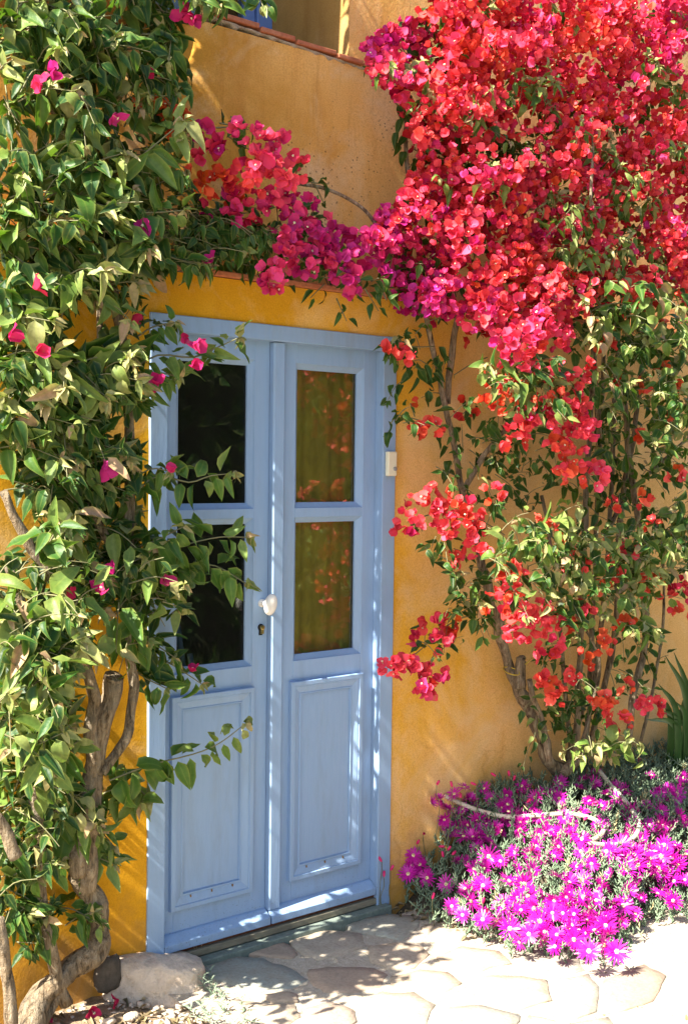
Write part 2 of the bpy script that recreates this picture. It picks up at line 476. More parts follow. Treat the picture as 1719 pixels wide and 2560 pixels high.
STONES = [
    ('a', [(440, 618), (560, 582), (680, 574), (745, 600), (775, 640), (735, 662), (600, 655), (500, 640)]),
    ('a', [(718, 545), (800, 515), (930, 503), (1130, 522), (1148, 590), (1030, 640), (880, 672), (800, 635), (735, 595)]),
    ('a', [(1045, 478), (1150, 438), (1300, 418), (1455, 428), (1448, 485), (1350, 560), (1230, 535), (1085, 515)]),
    ('a', [(1462, 482), (1568, 462), (1720, 470), (1800, 520), (1690, 560), (1560, 545), (1490, 520)]),
    ('a', [(1155, 592), (1320, 578), (1450, 588), (1512, 640), (1420, 715), (1280, 722), (1180, 680)]),
    ('a', [(232, 700), (400, 645), (580, 665), (740, 715), (832, 780), (770, 826), (610, 848), (400, 810), (280, 765)]),
    ('a', [(822, 725), (1000, 708), (1210, 720), (1272, 752), (1238, 822), (1070, 858), (920, 850), (838, 790)]),
    ('a', [(560, 872), (700, 852), (780, 860), (770, 905), (620, 910)]),
    ('a', [(380, 900), (600, 915), (760, 925), (790, 985), (700, 1050), (480, 1060), (390, 990)]),
    ('a', [(800, 945), (960, 905), (1090, 950), (1100, 1020), (960, 1075), (800, 1050)]),
    ('a', [(1130, 890), (1230, 850), (1420, 850), (1540, 920), (1480, 1030), (1280, 1060), (1120, 1000)]),
    ('a', [(1300, 760), (1450, 725), (1620, 740), (1690, 800), (1600, 850), (1400, 835), (1290, 800)]),
    ('a', [(1540, 660), (1680, 600), (1900, 620), (1960, 690), (1800, 730), (1600, 720)]),
    ('b', [(700, 960), (860, 900), (1020, 950), (1060, 1030), (900, 1060), (720, 1040)]),
    ('b', [(560, 1060), (700, 1055), (880, 1080), (900, 1180), (720, 1230), (560, 1180)]),
    ('b', [(930, 1080), (1080, 1050), (1130, 1110), (1120, 1230), (980, 1280), (910, 1200)]),
    ('b', [(400, 1210), (560, 1200), (740, 1250), (720, 1340), (480, 1360), (380, 1290)]),
    ('b', [(1150, 1080), (1350, 1000), (1460, 1060), (1400, 1180), (1200, 1240), (1140, 1180)]),
    ('b', [(780, 1250), (960, 1300), (1180, 1260), (1250, 1340), (1000, 1420), (760, 1380)]),
]
ZS = -.068
for kx, poly in STONES:
    pts = [atz(*(cA(p) if kx == 'a' else cB(p)), ZS)[:2] for p in poly]
    fine = []
    for i in range(len(pts)):
        a, b = pts[i], pts[(i+1) % len(pts)]
        for t in (0, .33, .66):
            q = a+(b-a)*t; fine.append(q+np.array([nz(*q, 1, 25), nz(*q, 7, 25)])*.012)
    c = np.mean(fine, axis=0); n = len(fine); tilt = rs.randn(2)*.008; dz = rs.rand()*.003
    V = []
    for sc_, z in ((1.02, ZS-.05), (1.0, ZS-.005), (.98, ZS), (.60, ZS+.002)):
        for q in fine:
            p = c+(q-c)*sc_; V.append((p[0], p[1], z+dz+tilt@(p-c)+.004*nz(*p, 2, 18)))
    V.append((c[0], c[1], ZS+dz+.003))
    Fc = [(r*n+i, r*n+(i+1) % n, (r+1)*n+(i+1) % n, (r+1)*n+i) for r in range(3) for i in range(n)]
    Fc += [(3*n+i, 3*n+(i+1) % n, 4*n) for i in range(n)]
    link('stone', mesh_pd('stone', V, Fc, 'stone', True), path)


# ------------------------------------------------------------------ house
house = empty('house', (0.55, 0, 0), 'ochre stuccoed house front with blue double door and upper window', 'house')


def wallgrid(xs, zs, fy, hole):
    V = [(x, fy(x, z), z) for z in zs for x in xs]; n = len(xs); Fc = []
    for j in range(len(zs)-1):
        for i in range(n-1):
            if not hole(.5*(xs[i]+xs[i+1]), .5*(zs[j]+zs[j+1])): Fc.append((j*n+i, j*n+i+1, (j+1)*n+i+1, (j+1)*n+i))
    return V, Fc


def span(a, b, st): n = max(1, int(round((b-a)/st))); return [a+(b-a)*i/n for i in range(n)]


DW, DH = 1.0966, 2.2
xs = span(-3, 0, .03)+span(0, DW, .03)+span(DW, 5.5, .03)+[5.5]
zs = span(-.3, DH, .03)+span(DH, 2.345, .03)+[2.345]
V, Fc = wallgrid(xs, zs, lambda x, z: .004+.004*nz(x, z, 1, 1.8)+.0022*nz(x, z, 4, 9), lambda x, z: 0 < x < DW and z < DH)
# top of the lower wall runs back under the ledge tiles
o0 = len(V); V += [(-3, .24, 2.345), (5.5, .24, 2.345), (-3, 0.004, 2.345), (5.5, 0.004, 2.345)]; Fc.append((o0+2, o0+3, o0+1, o0))
link('lower_wall', mesh_pd('lower_wall', V, Fc, 'wall', True), house)
UY = .18
WX, WZ = .985, 3.285


def uy(x, z):
    y = UY+.006*nz(x, z, 2, 1.6)+.002*nz(x, z, 5, 9)
    if z < 3.5: y += .26*float(sstep(.33, .10, x))*float(sstep(3.02, 3.25, z))
    return y


xs = span(-3, -.7, .1)+span(-.7, WX, .03)+span(WX, 5.5, .04)+[5.5]
zs = span(2.345, WZ, .03)+span(WZ, 4.6, .05)+[4.6]
V, Fc = wallgrid(xs, zs, uy, lambda x, z: -.7 < x < WX and z > WZ)
link('upper_wall', mesh_pd('upper_wall', V, Fc, 'upper', True), house)
mb = MB(); mb.add([(WX, UY, WZ-.05), (WX, .76, WZ-.05), (WX, .76, 4.6), (WX, UY, 4.6)], [(0, 1, 2, 3)])
mb.add([(-.7, UY+.02, WZ), (WX, UY+.02, WZ), (WX, .76, WZ), (-.7, .76, WZ)], [(0, 1, 2, 3)])
mb.build('window_reveal', 'reveal', house)
# shell keeps the rooms dark: back, sides, floors, roof
mb = MB()
mb.add([(-3, .25, -.3), (5.5, .25, -.3), (5.5, 3.2, -.3), (-3, 3.2, -.3), (-3, .25, 4.6), (5.5, .25, 4.6), (5.5, 3.2, 4.6), (-3, 3.2, 4.6)],
       [(0, 4, 7, 3), (1, 2, 6, 5), (2, 3, 7, 6), (4, 5, 6, 7)])
mb.add([(-3, UY, 4.6), (5.5, UY, 4.6), (5.5, .25, 4.6), (-3, .25, 4.6)], [(0, 1, 2, 3)])
mb.add([(-3, 0, -.3), (-3, .25, -.3), (-3, .25, 4.6), (-3, UY, 4.6), (-3, UY, 2.345), (-3, 0, 2.345)], [(0, 1, 2, 3, 4, 5)])
mb.add([(5.5, 0, -.3), (5.5, .25, -.3), (5.5, .25, 4.6), (5.5, UY, 4.6), (5.5, UY, 2.345), (5.5, 0, 2.345)], [(5, 4, 3, 2, 1, 0)])
mb.build('outer_shell', 'wall', house)
mb = MB()
mb.add([(-.8, .11, -.02), (2.2, .11, -.02), (2.2, 2.2, -.02), (-.8, 2.2, -.02), (-.8, .11, 2.3), (2.2, .11, 2.3), (2.2, 2.2, 2.3), (-.8, 2.2, 2.3)],
       [(0, 1, 2, 3), (4, 7, 6, 5), (0, 3, 7, 4), (1, 5, 6, 2), (2, 6, 7, 3)])
mb.add([(-.8, .80, 3.0), (2.2, .80, 3.0), (2.2, 2.2, 3.0), (-.8, 2.2, 3.0), (-.8, .80, 4.55), (2.2, .80, 4.55), (2.2, 2.2, 4.55), (-.8, 2.2, 4.55)],
       [(0, 1, 2, 3), (4, 7, 6, 5), (0, 3, 7, 4), (1, 5, 6, 2), (2, 6, 7, 3)])
mb.build('room_interior', 'room', house)

# terracotta ledge over the door and on the window sill: each tile its own piece
x = -1.2
while x < 3.4:
    L = .27+rs.rand()*.04
    MB().box(x, x+L-.008, -.012-rs.rand()*.004, UY+.03, 2.3455+rs.rand()*.003, 2.366+rs.rand()*.003).build('ledge_tile', 'tile', house, .004)
    x += L
x = .33
for L in (.225, .165, .20, .135, .1):
    z = WZ+.03*(1-(x-.33)/.75)-.004
    mb = MB().box(x, x+L-.008, UY-.016-rs.rand()*.004, UY+.2, z, z+.017+rs.rand()*.003)
    mb.build('sill_tile', 'tile', house, .004); x += L
V = []; ns = 60
for i in range(ns+1):
    x = .335+.78*i/ns; z = WZ+.03*(1-(x-.33)/.75)-.0045; e_ = max(0., nz(x, 0, 3, 30)+.15)*.03; pr_ = .004+.010*max(0., nz(x, 2, 3, 22)+.2)
    V += [(x, UY-pr_, z), (x, UY-pr_*.8, z-.004-e_*.7), (x, UY+.03, z-.006-e_)]
mb = MB().add(V, [(i*3+c, (i+1)*3+c, (i+1)*3+c+1, i*3+c+1) for i in range(ns) for c in range(2)])
mb.build('sill_mortar', 'mortar', house, smooth=True)

# upper window
win = MB()
WY = .72
for (x0, x1) in ((.905, .984), (.02, .10)): win.box(x0, x1, WY-.02, WY+.06, WZ+.002, 4.58)
win.box(.10, .905, WY-.02, WY+.06, WZ+.002, WZ+.06)
wo = win.build('window', 'winpaint', house, .004)
s = MB()
s.box(.845, .902, WY-.008, WY+.04, WZ+.062, 4.5).box(.12, .17, WY-.008, WY+.04, WZ+.062, 4.5).box(.17, .845, WY-.008, WY+.04, WZ+.062, WZ+.13)
s.build('sash', 'winpaint', wo, .004)
MB().box(.17, .845, WY+.012, WY+.018, WZ+.13, 4.5).build('glass_pane', 'glass', wo)
MB().add([(-.7, WY+.05, WZ), (.02, WY+.05, WZ), (.02, WY+.05, 4.6), (-.7, WY+.05, 4.6)], [(0, 1, 2, 3)]).build('window_surround', 'reveal', wo)

# ------------------------------------------------------------------ double door
LY = .04
fr = MB()
fr.box(0, .067, -.006, .10, -.10, DH).box(1.030, DW, -.006, .10, -.10, DH).box(.067, 1.030, -.005, .10, 2.142, DH-.001)
door = fr.build('door', 'paint', house, .003)


def leaf_door(x0, x1, gx0, gx1, px0, px1, right):
    """one leaf: stiles and rails round two lights and a lower panel"""
    m = MB(); z0, z1 = .004, 2.147; YB = .085
    G = ((.959, 1.498), (1.534, 2.072))
    m.box(x0, gx0, LY, YB, z0, z1).box(gx1, x1, LY, YB, z0, z1)
    m.box(gx0, gx1, LY, YB, G[1][1], z1).box(gx0, gx1, LY, YB, G[0][1], G[1][0]).box(gx0, gx1, LY, YB, z0, G[0][0])
    m.build('door_leaf', 'paint', door, .0015, 1)
    for (a, b) in G:
        MB().box(gx0-.008, gx1+.008, .070, .074, a-.008, b+.008).build('glass_pane', 'glass', door)
        # sloping glazing bead all round
        w_, q = .020, MB()
        o_ = [(gx0, a), (gx1, a), (gx1, b), (gx0, b)]; i_ = [(gx0+w_, a+w_), (gx1-w_, a+w_), (gx1-w_, b-w_), (gx0+w_, b-w_)]
        V = [(p[0], LY+.003, p[1]) for p in o_]+[(p[0]+(.004 if t in (0, 3) else -.004), LY+.008, p[1]+(.004 if t < 2 else -.004)) for t, p in enumerate(o_)] \
            + [(p[0], .062, p[1]) for p in i_]+[(p[0], .0695, p[1]) for p in i_]
        Fq = [(r*4+t, r*4+(t+1) % 4, (r+1)*4+(t+1) % 4, (r+1)*4+t) for r in range(3) for t in range(4)]
        q.add(V, Fq).build('glazing_bead', 'paint', door)
    # raised bolection moulding round the lower panel
    a, b = .128, .883
    def rect(d, y): return [(px0+d, y, a+d), (px1-d, y, a+d), (px1-d, y, b-d), (px0+d, y, b-d)]
    V = []
    prof = [(-.002, LY+.004), (0, LY), (0, .022), (.002, .020), (.016, .020), (.0185, .025), (.022, .0245), (.046, .033), (.048, .030), (.0525, .030), (.055, .0405)]
    for d, y in prof: V += rect(d, y)
    Fq = [(r*4+t, r*4+(t+1) % 4, (r+1)*4+(t+1) % 4, (r+1)*4+t) for r in range(len(prof)-1) for t in range(4)]
    MB().add(V, Fq).build('panel_moulding', 'paint', door)
    d = .0555; MB().box(px0+d, px1-d, LY-.001, LY+.006, a+d, b-d).build('panel', 'paint', door)
    # nails bleeding rust in the moulding
    nl = MB()
    for t in (.14, .5, .86):
        xx = px0+.05+(px1-px0-.10)*t; nl.box(xx-.0022, xx+.0022, .0275, .036, a+.036, a+.044)
    nl.build('nail', 'rust', door)
    # weatherboard
    MB().prism([(LY, .05), (.030, .048), (.004, .030), (-.004, .024), (-.004, -.002), (LY, -.002)], 'x', x0+.002, x1-.003).build('weatherboard', 'paint', door, .002)


leaf_door(.0675, .5195, .127, .454, .108, .453, False)
leaf_door(.5215, 1.0295, .640, .968, .620, .967, True)
MB().prism([(.521, LY+.002), (.521, .020), (.527, .014), (.568, .014), (.574, .020), (.574, LY+.002)], 'z', .046, 2.139).build('meeting_strip', 'paint', door)
# lathe-shaped rosette, stem and tilted egg knob
def lathe(prof, c, ax, sx=1., n=20):
    V = []; ax = np.asarray(ax, float); ax /= np.linalg.norm(ax)
    a = np.cross(ax, (0, 0, 1.)); a /= np.linalg.norm(a); b = np.cross(a, ax)
    for r, h in prof:
        for i in range(n):
            q = 2*math.pi*i/n; V.append(np.asarray(c)+ax*h+(a*math.cos(q)*r*sx+b*math.sin(q)*r))
    m = len(prof)
    return V, [(i*n+j, i*n+(j+1) % n, (i+1)*n+(j+1) % n, (i+1)*n+j) for i in range(m-1) for j in range(n)]+[tuple(range((m-1)*n, m*n))]


kb = MB(); kc = (.492, LY, 1.187)
kb.add(*lathe([(.015, 0), (.0152, .006), (.013, .010), (.0105, .012), (.0095, .045), (.011, .05)], kc, (0, -1, 0)))
V = []; nU, nV = 20, 12
for i in range(nV+1):
    ph = math.pi*i/nV
    for j in range(nU):
        th = 2*math.pi*j/nU
        p = Vector((math.sin(ph)*math.cos(th)*.027, math.sin(ph)*math.sin(th)*.0155, math.cos(ph)*.040))
        p = Matrix.Rotation(math.radians(14), 3, 'Y') @ p
        V.append((kc[0]+p.x, kc[1]-.058+p.y, kc[2]+p.z))
kb.add(V, [(i*nU+j, i*nU+(j+1) % nU, (i+1)*nU+(j+1) % nU, (i+1)*nU+j) for i in range(nV) for j in range(nU)])
kb.build('door_knob', 'ceramic', door, smooth=True)
kh = MB(); kh.add(*lathe([(.0085, 0), (.0085, .014), (.006, .0145)], (.490, LY, 1.098), (0, -1, 0))); kh.box(.4848, .4952, LY-.014, LY, 1.075, 1.096)
kh.build('lock_cylinder', 'brass', door)
es = MB(); es.add(*lathe([(.0125, 0), (.0125, .002)], (.489, LY, 1.098), (0, -1, 0))); es.box(.4815, .4965, LY-.0021, LY, 1.069, 1.096)
es.build('keyhole_plate', 'gap', door)
# threshold under the leaves
MB().box(.067, 1.03, .012, .10, -.016, -.004).build('door_seal', 'rustwood', door)
MB().box(.067, 1.03, -.004, .10, -.042, -.017).build('threshold_board', 'oldwood', door, .003)
MB().box(.02, 1.08, -.040, .10, -.10, -.046).build('threshold_slab', 'greenstone', door, .004)

# bell push on the right jamb
bell = MB().box(1.040, 1.086, -.028, -.007, 1.656, 1.752).build('doorbell', 'plastic', None, .005, 3)
tag(bell, 'small cream plastic bell push on the blue door frame', 'doorbell')
b2 = MB(); b2.add(*lathe([(.0085, 0), (.0085, .004), (.006, .006)], (1.074, -.028, 1.684), (0, -1, 0))); b2.build('button', 'button', bell)

# inside: curtain behind the right leaf, old frames leaning behind the left one
V = []; nx = 60
for j, z in enumerate((.06, 2.2)):
    for i in range(nx+1):
        V.append((.60+.55*i/nx, .115+.004*math.sin(i*.9)+.006*math.sin(i*.37+1), z))
cu = link('curtain', mesh_pd('curtain', V, [(i, i+1, nx+2+i, nx+1+i) for i in range(nx)], 'curtain', True))
tag(cu, 'olive brown curtain hanging behind the glass of the closed door', 'curtain')
mb = MB()
for (xa, za, xb, zb, y, r) in ((.44, .95, .60, .0, .45, .011), (.40, 1.20, .58, .0, .52, .012), (.26, 1.35, .47, .0, .55, .014)):
    mb.tube([(xa, y, za), (xb, y-.05, zb)], r, 6)
lf = mb.build('leaning_poles', 'paint'); tag(lf, 'pale poles leaning inside behind the door glass', 'poles')


# ------------------------------------------------------------------ plant pieces
def leaf_base(rows, cols, fold, curl, wave, wid, ph=0.):
    """leaf along +Y from 0 to 1, face up +Z; returns verts, faces, edge weight"""
    ts = np.linspace(0, 1, rows); us = np.linspace(-1, 1, cols); V = []; E = []
    prof = lambda t: (math.sin(math.pi*min(1, t**.72))**.85)*(1-.35*t)+.012
    y = z = 0.; ang = .15; last = 0
    for t in ts:
        dt = t-last; last = t; y += dt*math.cos(ang); z -= dt*math.sin(ang); ang += curl*dt
        w_ = wid*prof(t)
        for u in us:
            au = abs(u)
            V.append((u*w_*math.cos(fold*au), y+.02*math.sin(5*t+ph)*u, z+fold*au*w_*.9+wave*w_*math.sin(9*t+ph+(1.5 if u > 0 else 0))*au*au)); E.append(au)
    n = cols
    Fq = [(r*n+c, r*n+c+1, (r+1)*n+c+1, (r+1)*n+c) for r in range(rows-1) for c in range(cols-1)]
    return np.array(V), np.array(Fq), np.array(E)


def flower_base(seed, star=True):
    """three papery bracts round a pale floret; unit radius about 1"""
    q = np.random.RandomState(seed); V = []; Fq = []; E = []; mi = []
    open_ = .55+.55*q.rand()
    for b in range(3):
        a = 2*math.pi*b/3+q.randn()*.18; sz = .78+.42*q.rand(); rows, cols = 5, 4; o = len(V)
        tw = q.randn()*.3; op = open_+q.randn()*.28; cup = .45+.5*q.rand(); ph = q.rand()*6
        for r in range(rows):
            t = r/(rows-1); wd = .50*sz*(math.sin(math.pi*min(1., (t*.95+.05))**.72)**.8)*(1-.25*t)+.012
            for c in range(cols):
                u = -1+2*c/(cols-1)
                out = t*sz; lift = math.cos(op)*out+.18*math.sin(3*t)*(.5-op*.2)
                rad = math.sin(op)*out*(1-.12*t)
                wz = cup*wd*u*u+.20*math.sin(8*t+ph+u*2.5)*abs(u)*wd*2+.06*math.sin(13*t+ph*2)*t
                x_, y_ = u*wd, rad; zz = lift+wz*.6
                x_, zz = x_*math.cos(tw*t)-0*zz, zz+x_*math.sin(tw*t)*.5
                V.append((x_*math.cos(a)-y_*math.sin(a), x_*math.sin(a)+y_*math.cos(a), zz)); E.append(t)
        Fq += [(o+r*cols+c, o+r*cols+c+1, o+(r+1)*cols+c+1, o+(r+1)*cols+c) for r in range(rows-1) for c in range(cols-1)]; mi += [0]*((rows-1)*(cols-1))
    if not star: return np.array(V), np.array(Fq), np.array(E), np.array(mi)
    o = len(V)   # floret: small pale star on a tube
    for h, rr in ((.05, .035), (.42, .04), (.44, .13), (.47, .06)):
        for i in range(5):
            an = 2*math.pi*i/5; V.append((rr*math.cos(an), rr*math.sin(an), h)); E.append(0)
    for r in range(3):
        Fq += [(o+r*5+i, o+r*5+(i+1) % 5, o+(r+1)*5+(i+1) % 5, o+(r+1)*5+i) for i in range(5)]; mi += [1]*5
    return np.array(V), np.array(Fq), np.array(E), np.array(mi)


def ice_base(seed, openf=1.):
    q = np.random.RandomState(seed); V = []; Fq = []; E = []; mi = []
    for ring, (npet, ln, el) in enumerate(((17, 1., .25), (15, .9, .5))):
        for i in range(npet):
            a = 2*math.pi*(i+.5*ring)/npet+q.randn()*.06; l = ln*(.88+.2*q.rand()); e_ = el*openf+(1-openf)*1.2+q.randn()*.1; o = len(V)
            for t, wd in ((.12, .035), (.6, .075), (1., .03)):
                r_ = t*l*math.cos(e_); h = t*l*math.sin(e_)-.12*t*t
                for u in (-1, 1): V.append((r_*math.cos(a)-u*wd*math.sin(a), r_*math.sin(a)+u*wd*math.cos(a), h)); E.append(t)
            Fq += [(o, o+1, o+3, o+2), (o+2, o+3, o+5, o+4)]; mi += [0, 0]
    o = len(V)
    for h, rr in ((.02, .20), (.12, .17), (.16, .05)):
        for i in range(6): an = 2*math.pi*i/6; V.append((rr*math.cos(an), rr*math.sin(an), h)); E.append(0)
    for r in range(2): Fq += [(o+r*6+i, o+r*6+(i+1) % 6, o+(r+1)*6+(i+1) % 6, o+(r+1)*6+i) for i in range(6)]; mi += [1]*6
    return np.array(V), np.array(Fq), np.array(E), np.array(mi)


def unit(v): v = np.asarray(v, float); return v/(np.linalg.norm(v)+1e-9)


def frame(axis, normal):
    a = unit(axis); n_ = np.asarray(normal, float); n_ = unit(n_-a*(n_@a)+1e-6*rs.randn(3)); s_ = np.cross(a, n_)
    return np.stack([s_, a, n_], axis=1)


class Pieces:
    """leaves or flowers of one plant: position, orientation, size, tint"""
    def __init__(s): s.p = []; s.R = []; s.s = []; s.var = []; s.hue = []; s.sh = []

    def add(s, p, R, size, var, hue=0., shape=0): s.p.append(np.asarray(p)); s.R.append(R); s.s.append(size); s.var.append(var); s.hue.append(hue); s.sh.append(shape)

    def split(s, nmax):
        """indices of the nmax pieces that show largest from the front; greedy over a coarse grid of what stands before what"""
        P = np.array(s.p); d = (P-CAM)@FW; px = np.array([proj(p) for p in P]); ok = (px[:, 0] > 0) & (px[:, 0] < 1568) & (px[:, 1] > 0) & (px[:, 1] < 2335)
        order = np.argsort(d); cnt = {}; score = np.full(len(P), -1.)
        for i in order:
            if not ok[i]: continue
            c_ = (int(px[i, 0]//22), int(px[i, 1]//22)); n_ = cnt.get(c_, 0); cnt[c_] = n_+1
            score[i] = s.s[i]/d[i]*(1. if n_ == 0 else .35 if n_ == 1 else .1)
        top = np.argsort(-score)[:nmax]; return set(int(i) for i in top if score[i] > 0)

    def emit(s, bases, mats, name, stuffname, parent, nmax, hi=None):
        keep = s.split(nmax); qv = 8; cache = {}
        hi = hi or bases
        pl = world_loc(parent)
        for i in sorted(keep):
            key = (s.sh[i] % len(hi), int(s.var[i]*qv+.5), int(s.hue[i]*10+.5))
            if key not in cache:
                b = hi[key[0]]; n_ = len(b[0])
                cache[key] = mesh_np(name, b[0], b[1].ravel(), [b[1].shape[1]]*len(b[1]), mats,
                                     {'var': np.full(n_, key[1]/qv), 'hue': np.full(n_, key[2]/10), 'edge': b[2]}, b[3] if len(b) > 3 else None)
            o = bpy.data.objects.new(name, cache[key]); COL.objects.link(o); o.parent = parent
            R = s.R[i]*s.s[i]; p = s.p[i]
            o.matrix_local = Matrix(((R[0, 0], R[0, 1], R[0, 2], p[0]-pl[0]), (R[1, 0], R[1, 1], R[1, 2], p[1]-pl[1]), (R[2, 0], R[2, 1], R[2, 2], p[2]-pl[2]), (0, 0, 0, 1)))
        Vs = []; Ls = []; T = []; A = {'var': [], 'hue': [], 'edge': []}; MI = []; off = 0
        for i in range(len(s.p)):
            if i in keep: continue
            b = bases[s.sh[i] % len(bases)]
            Vs.append(b[0]@(s.R[i]*s.s[i]).T+s.p[i]); Ls.append(b[1].ravel()+off); T += [b[1].shape[1]]*len(b[1]); n_ = len(b[0]); off += n_
            A['var'].append(np.full(n_, s.var[i])); A['hue'].append(np.full(n_, s.hue[i])); A['edge'].append(b[2])
            if len(b) > 3: MI.append(b[3])
        if Vs:
            me = mesh_np(stuffname, np.concatenate(Vs), np.concatenate(Ls), T, mats, {k_: np.concatenate(a) for k_, a in A.items()}, np.concatenate(MI) if MI else None)
            o = link(stuffname, me, parent); o['kind'] = 'stuff'


def lv_(i, r, c): q = np.random.RandomState(i+40); return leaf_base(r, c, .25+.75*q.rand(), -.2+2.4*q.rand(), .08+.36*q.rand(), .23+.11*q.rand(), i*1.3)
LEAF_HI = [lv_(i, 8, 5) for i in range(16)]
LEAF_LO = [lv_(i, 6, 3) for i in range(16)]
FLOW = [flower_base(i, i % 5 == 0) for i in range(18)]
ICE = [ice_base(i) for i in range(5)]+[ice_base(9, .5)]

OUTV = np.array([-.25, -.85, .45])
LEAFN = np.array([-.42, -.62, .62])


def put_leaf(P, p, d, size, var, droop=.6, rnd=.45):
    ax = unit(unit(d)*.8+np.array([0, 0, -droop])+rs.randn(3)*rnd)
    nrm = LEAFN+rs.randn(3)*.42
    P.add(p, frame(ax, nrm), size, min(1, max(0, var)), 0., rs.randint(0, 90))


def shoot(P, T, pts, size, var0, n=None, tip=True, r=.003, ok=None, youngtip=True):
    """a leafy shoot along pts"""
    pth = smooth_path(pts, 3)
    if ok is not None:
        j = 0
        while j < len(pth) and ok(pth[j]): j += 1
        pth = pth[:j]
        if len(pth) < 3: return
    T.tube(pth, list(np.linspace(r, r*.5, len(pth))), 4, False)
    seg = np.array(pth); cum = np.concatenate([[0], np.cumsum(np.linalg.norm(np.diff(seg, axis=0), axis=1))]); Ltot = cum[-1]
    n = n or max(3, int(Ltot/.034))
    for i in range(n):
        u = (i+.6)/n*Ltot; j = min(len(seg)-2, np.searchsorted(cum, u)-1); j = max(j, 0)
        p = seg[j]+(seg[j+1]-seg[j])*((u-cum[j])/(cum[j+1]-cum[j]+1e-9)); d = unit(seg[j+1]-seg[j])
        sd_ = unit(np.cross(d, OUTV))*(1 if i % 2 else -1)
        sz = size*(1-.35*(u/Ltot))*(.8+.4*rs.rand())
        off = unit(sd_*.8+d*.4+OUTV*.3*rs.rand())
        if ok is not None and not ok(p+off*.03): continue
        put_leaf(P, p+off*.012, off, sz, var0+.28*(u/Ltot)**2*youngtip+rs.randn()*.08)
    if tip:
        d = unit(seg[-1]-seg[-2])
        for i in range(6):
            if ok is not None and not ok(seg[-1]): break
            put_leaf(P, seg[-1], d+rs.randn(3)*.7, size*(.24+.24*rs.rand()), (.80+.20*rs.rand()) if youngtip else var0+.1, .35)


def panicle(Fl, T, c, out, n, rad, hue, spread=.07, size=.036, var=.5, ok=None):
    for i in range(n):
        d = unit(rs.randn(3)+np.asarray(out)*.9); p = c+d*rad*(.45+.55*rs.rand())
        if ok is not None and not ok(p): continue
        nrm = unit(d*.8+OUTV*.55+rs.randn(3)*.45); ax = rs.randn(3)
        Fl.add(p, frame(ax, nrm), size*(.8+.4*rs.rand()), float(np.clip(var+rs.randn()*.22, 0, 1)), float(np.clip(hue+rs.randn()*spread, 0, 1)), rs.randint(0, 80))


def stem(parent, pts, Y, r0, r1, name='stem', gn=.18, n=6):
    Ys = Y if isinstance(Y, (list, tuple)) else [Y]*len(pts)
    if len(Ys) == 2 and len(pts) > 2: Ys = list(np.linspace(Ys[0], Ys[1], len(pts)))
    P3 = smooth_path([at(p[0], p[1], y) for p, y in zip(pts, Ys)], n); m = len(P3)
    rad = [(r0+(r1-r0)*i/(m-1))*(1+gn*nz(*P3[i], 9)) for i in range(m)]
    P3 = [p+np.array([nz(*p, 11), nz(*(p+5), 11), 0])*r0*.6 for p in P3]
    o = MB().tube(P3, rad, 10, True, .10).build(name, 'bark', parent, smooth=True)
    return P3


# ------------------------------------------------------------------ left vine
LMASK = [(-35, -90), (425, -90), (400, 60), (388, 130), (400, 200), (425, 262), (440, 330), (430, 390), (445, 450), (545, 475), (622, 540), (590, 580), (480, 585), (468, 628),
         (400, 640), (335, 635), (308, 690), (300, 730), (300, 830), (330, 900), (335, 925), (315, 960), (310, 1050), (330, 1100), (330, 1190), (345, 1230), (420, 1290), (430, 1390), (360, 1440), (345, 1500),
         (300, 1530), (270, 1540), (240, 1500), (160, 1480), (170, 1560), (160, 1680), (140, 1760), (200, 1800), (240, 1850), (220, 1900), (130, 1890), (150, 1960), (150, 2030), (120, 2130), (60, 2200), (-35, 2230)]
LHOLES = [(192, 740, 44, 62), (45, 1180, 40, 60), (215, 1430, 26, 36), (90, 315, 36, 20), (120, 690, 22, 16), (75, 770, 40, 14), (60, 1320, 20, 24), (255, 960, 22, 50)]


def okL(p):
    x, y = proj(p)
    if not in_poly(x, y, LMASK): return False
    return all(((x-a)/c)**2+((y-b)/d)**2 > 1 for a, b, c, d in LHOLES)


b0 = at(80, 2330, -.05)
lv = empty('bougainvillea', (b0[0], b0[1], -.1), 'leafy bougainvillea with gnarled trunk and few magenta flowers, left of the door', 'bougainvillea')
LP, LT, LF = Pieces(), MB(), Pieces()
stem(lv, [(62, 2345), (95, 2280), (150, 2222), (205, 2172), (224, 2100), (212, 2040), (178, 1992)], [-.08, -.09, -.10, -.10, -.09, -.09, -.10], .046, .034, 'trunk', .3, 7)
stem(lv, [(178, 1992), (190, 1900), (203, 1790), (212, 1690), (205, 1590), (190, 1490), (150, 1370)], [-.12, -.2], .030, .016, 'trunk', .25)
stem(lv, [(204, 2030), (200, 1900), (215, 1760), (238, 1650), (255, 1560), (262, 1542)], [-.12, -.17], .030, .029, 'trunk', .3)
stem(lv, [(236, 1765), (282, 1690), (302, 1600), (299, 1480), (296, 1300), (296, 1000), (286, 830), (266, 700), (240, 560), (225, 430)], [-.16, -.10], .016, .017)
stem(lv, [(212, 855), (229, 760), (222, 650), (228, 560)], -.06, .011, .010)
stem(lv, [(150, 2290), (108, 2130), (95, 2000), (85, 1850), (70, 1700), (62, 1550), (78, 1400), (120, 1250)], [-.1, -.25], .021, .014)
stem(lv, [(38, 1955), (18, 1910), (-10, 1860)], -.3, .020, .020)
stem(lv, [(5, 1120), (60, 1230), (105, 1290), (150, 1360)], -.25, .012, .020)
stem(lv, [(130, 1060), (190, 1140), (250, 1235)], -.15, .012, .014)
stem(lv, [(100, 180), (150, 320), (195, 430), (230, 540)], -.10, .012, .014)
stem(lv, [(0, 2095), (18, 2240), (28, 2345)], -.2, .018, .02)
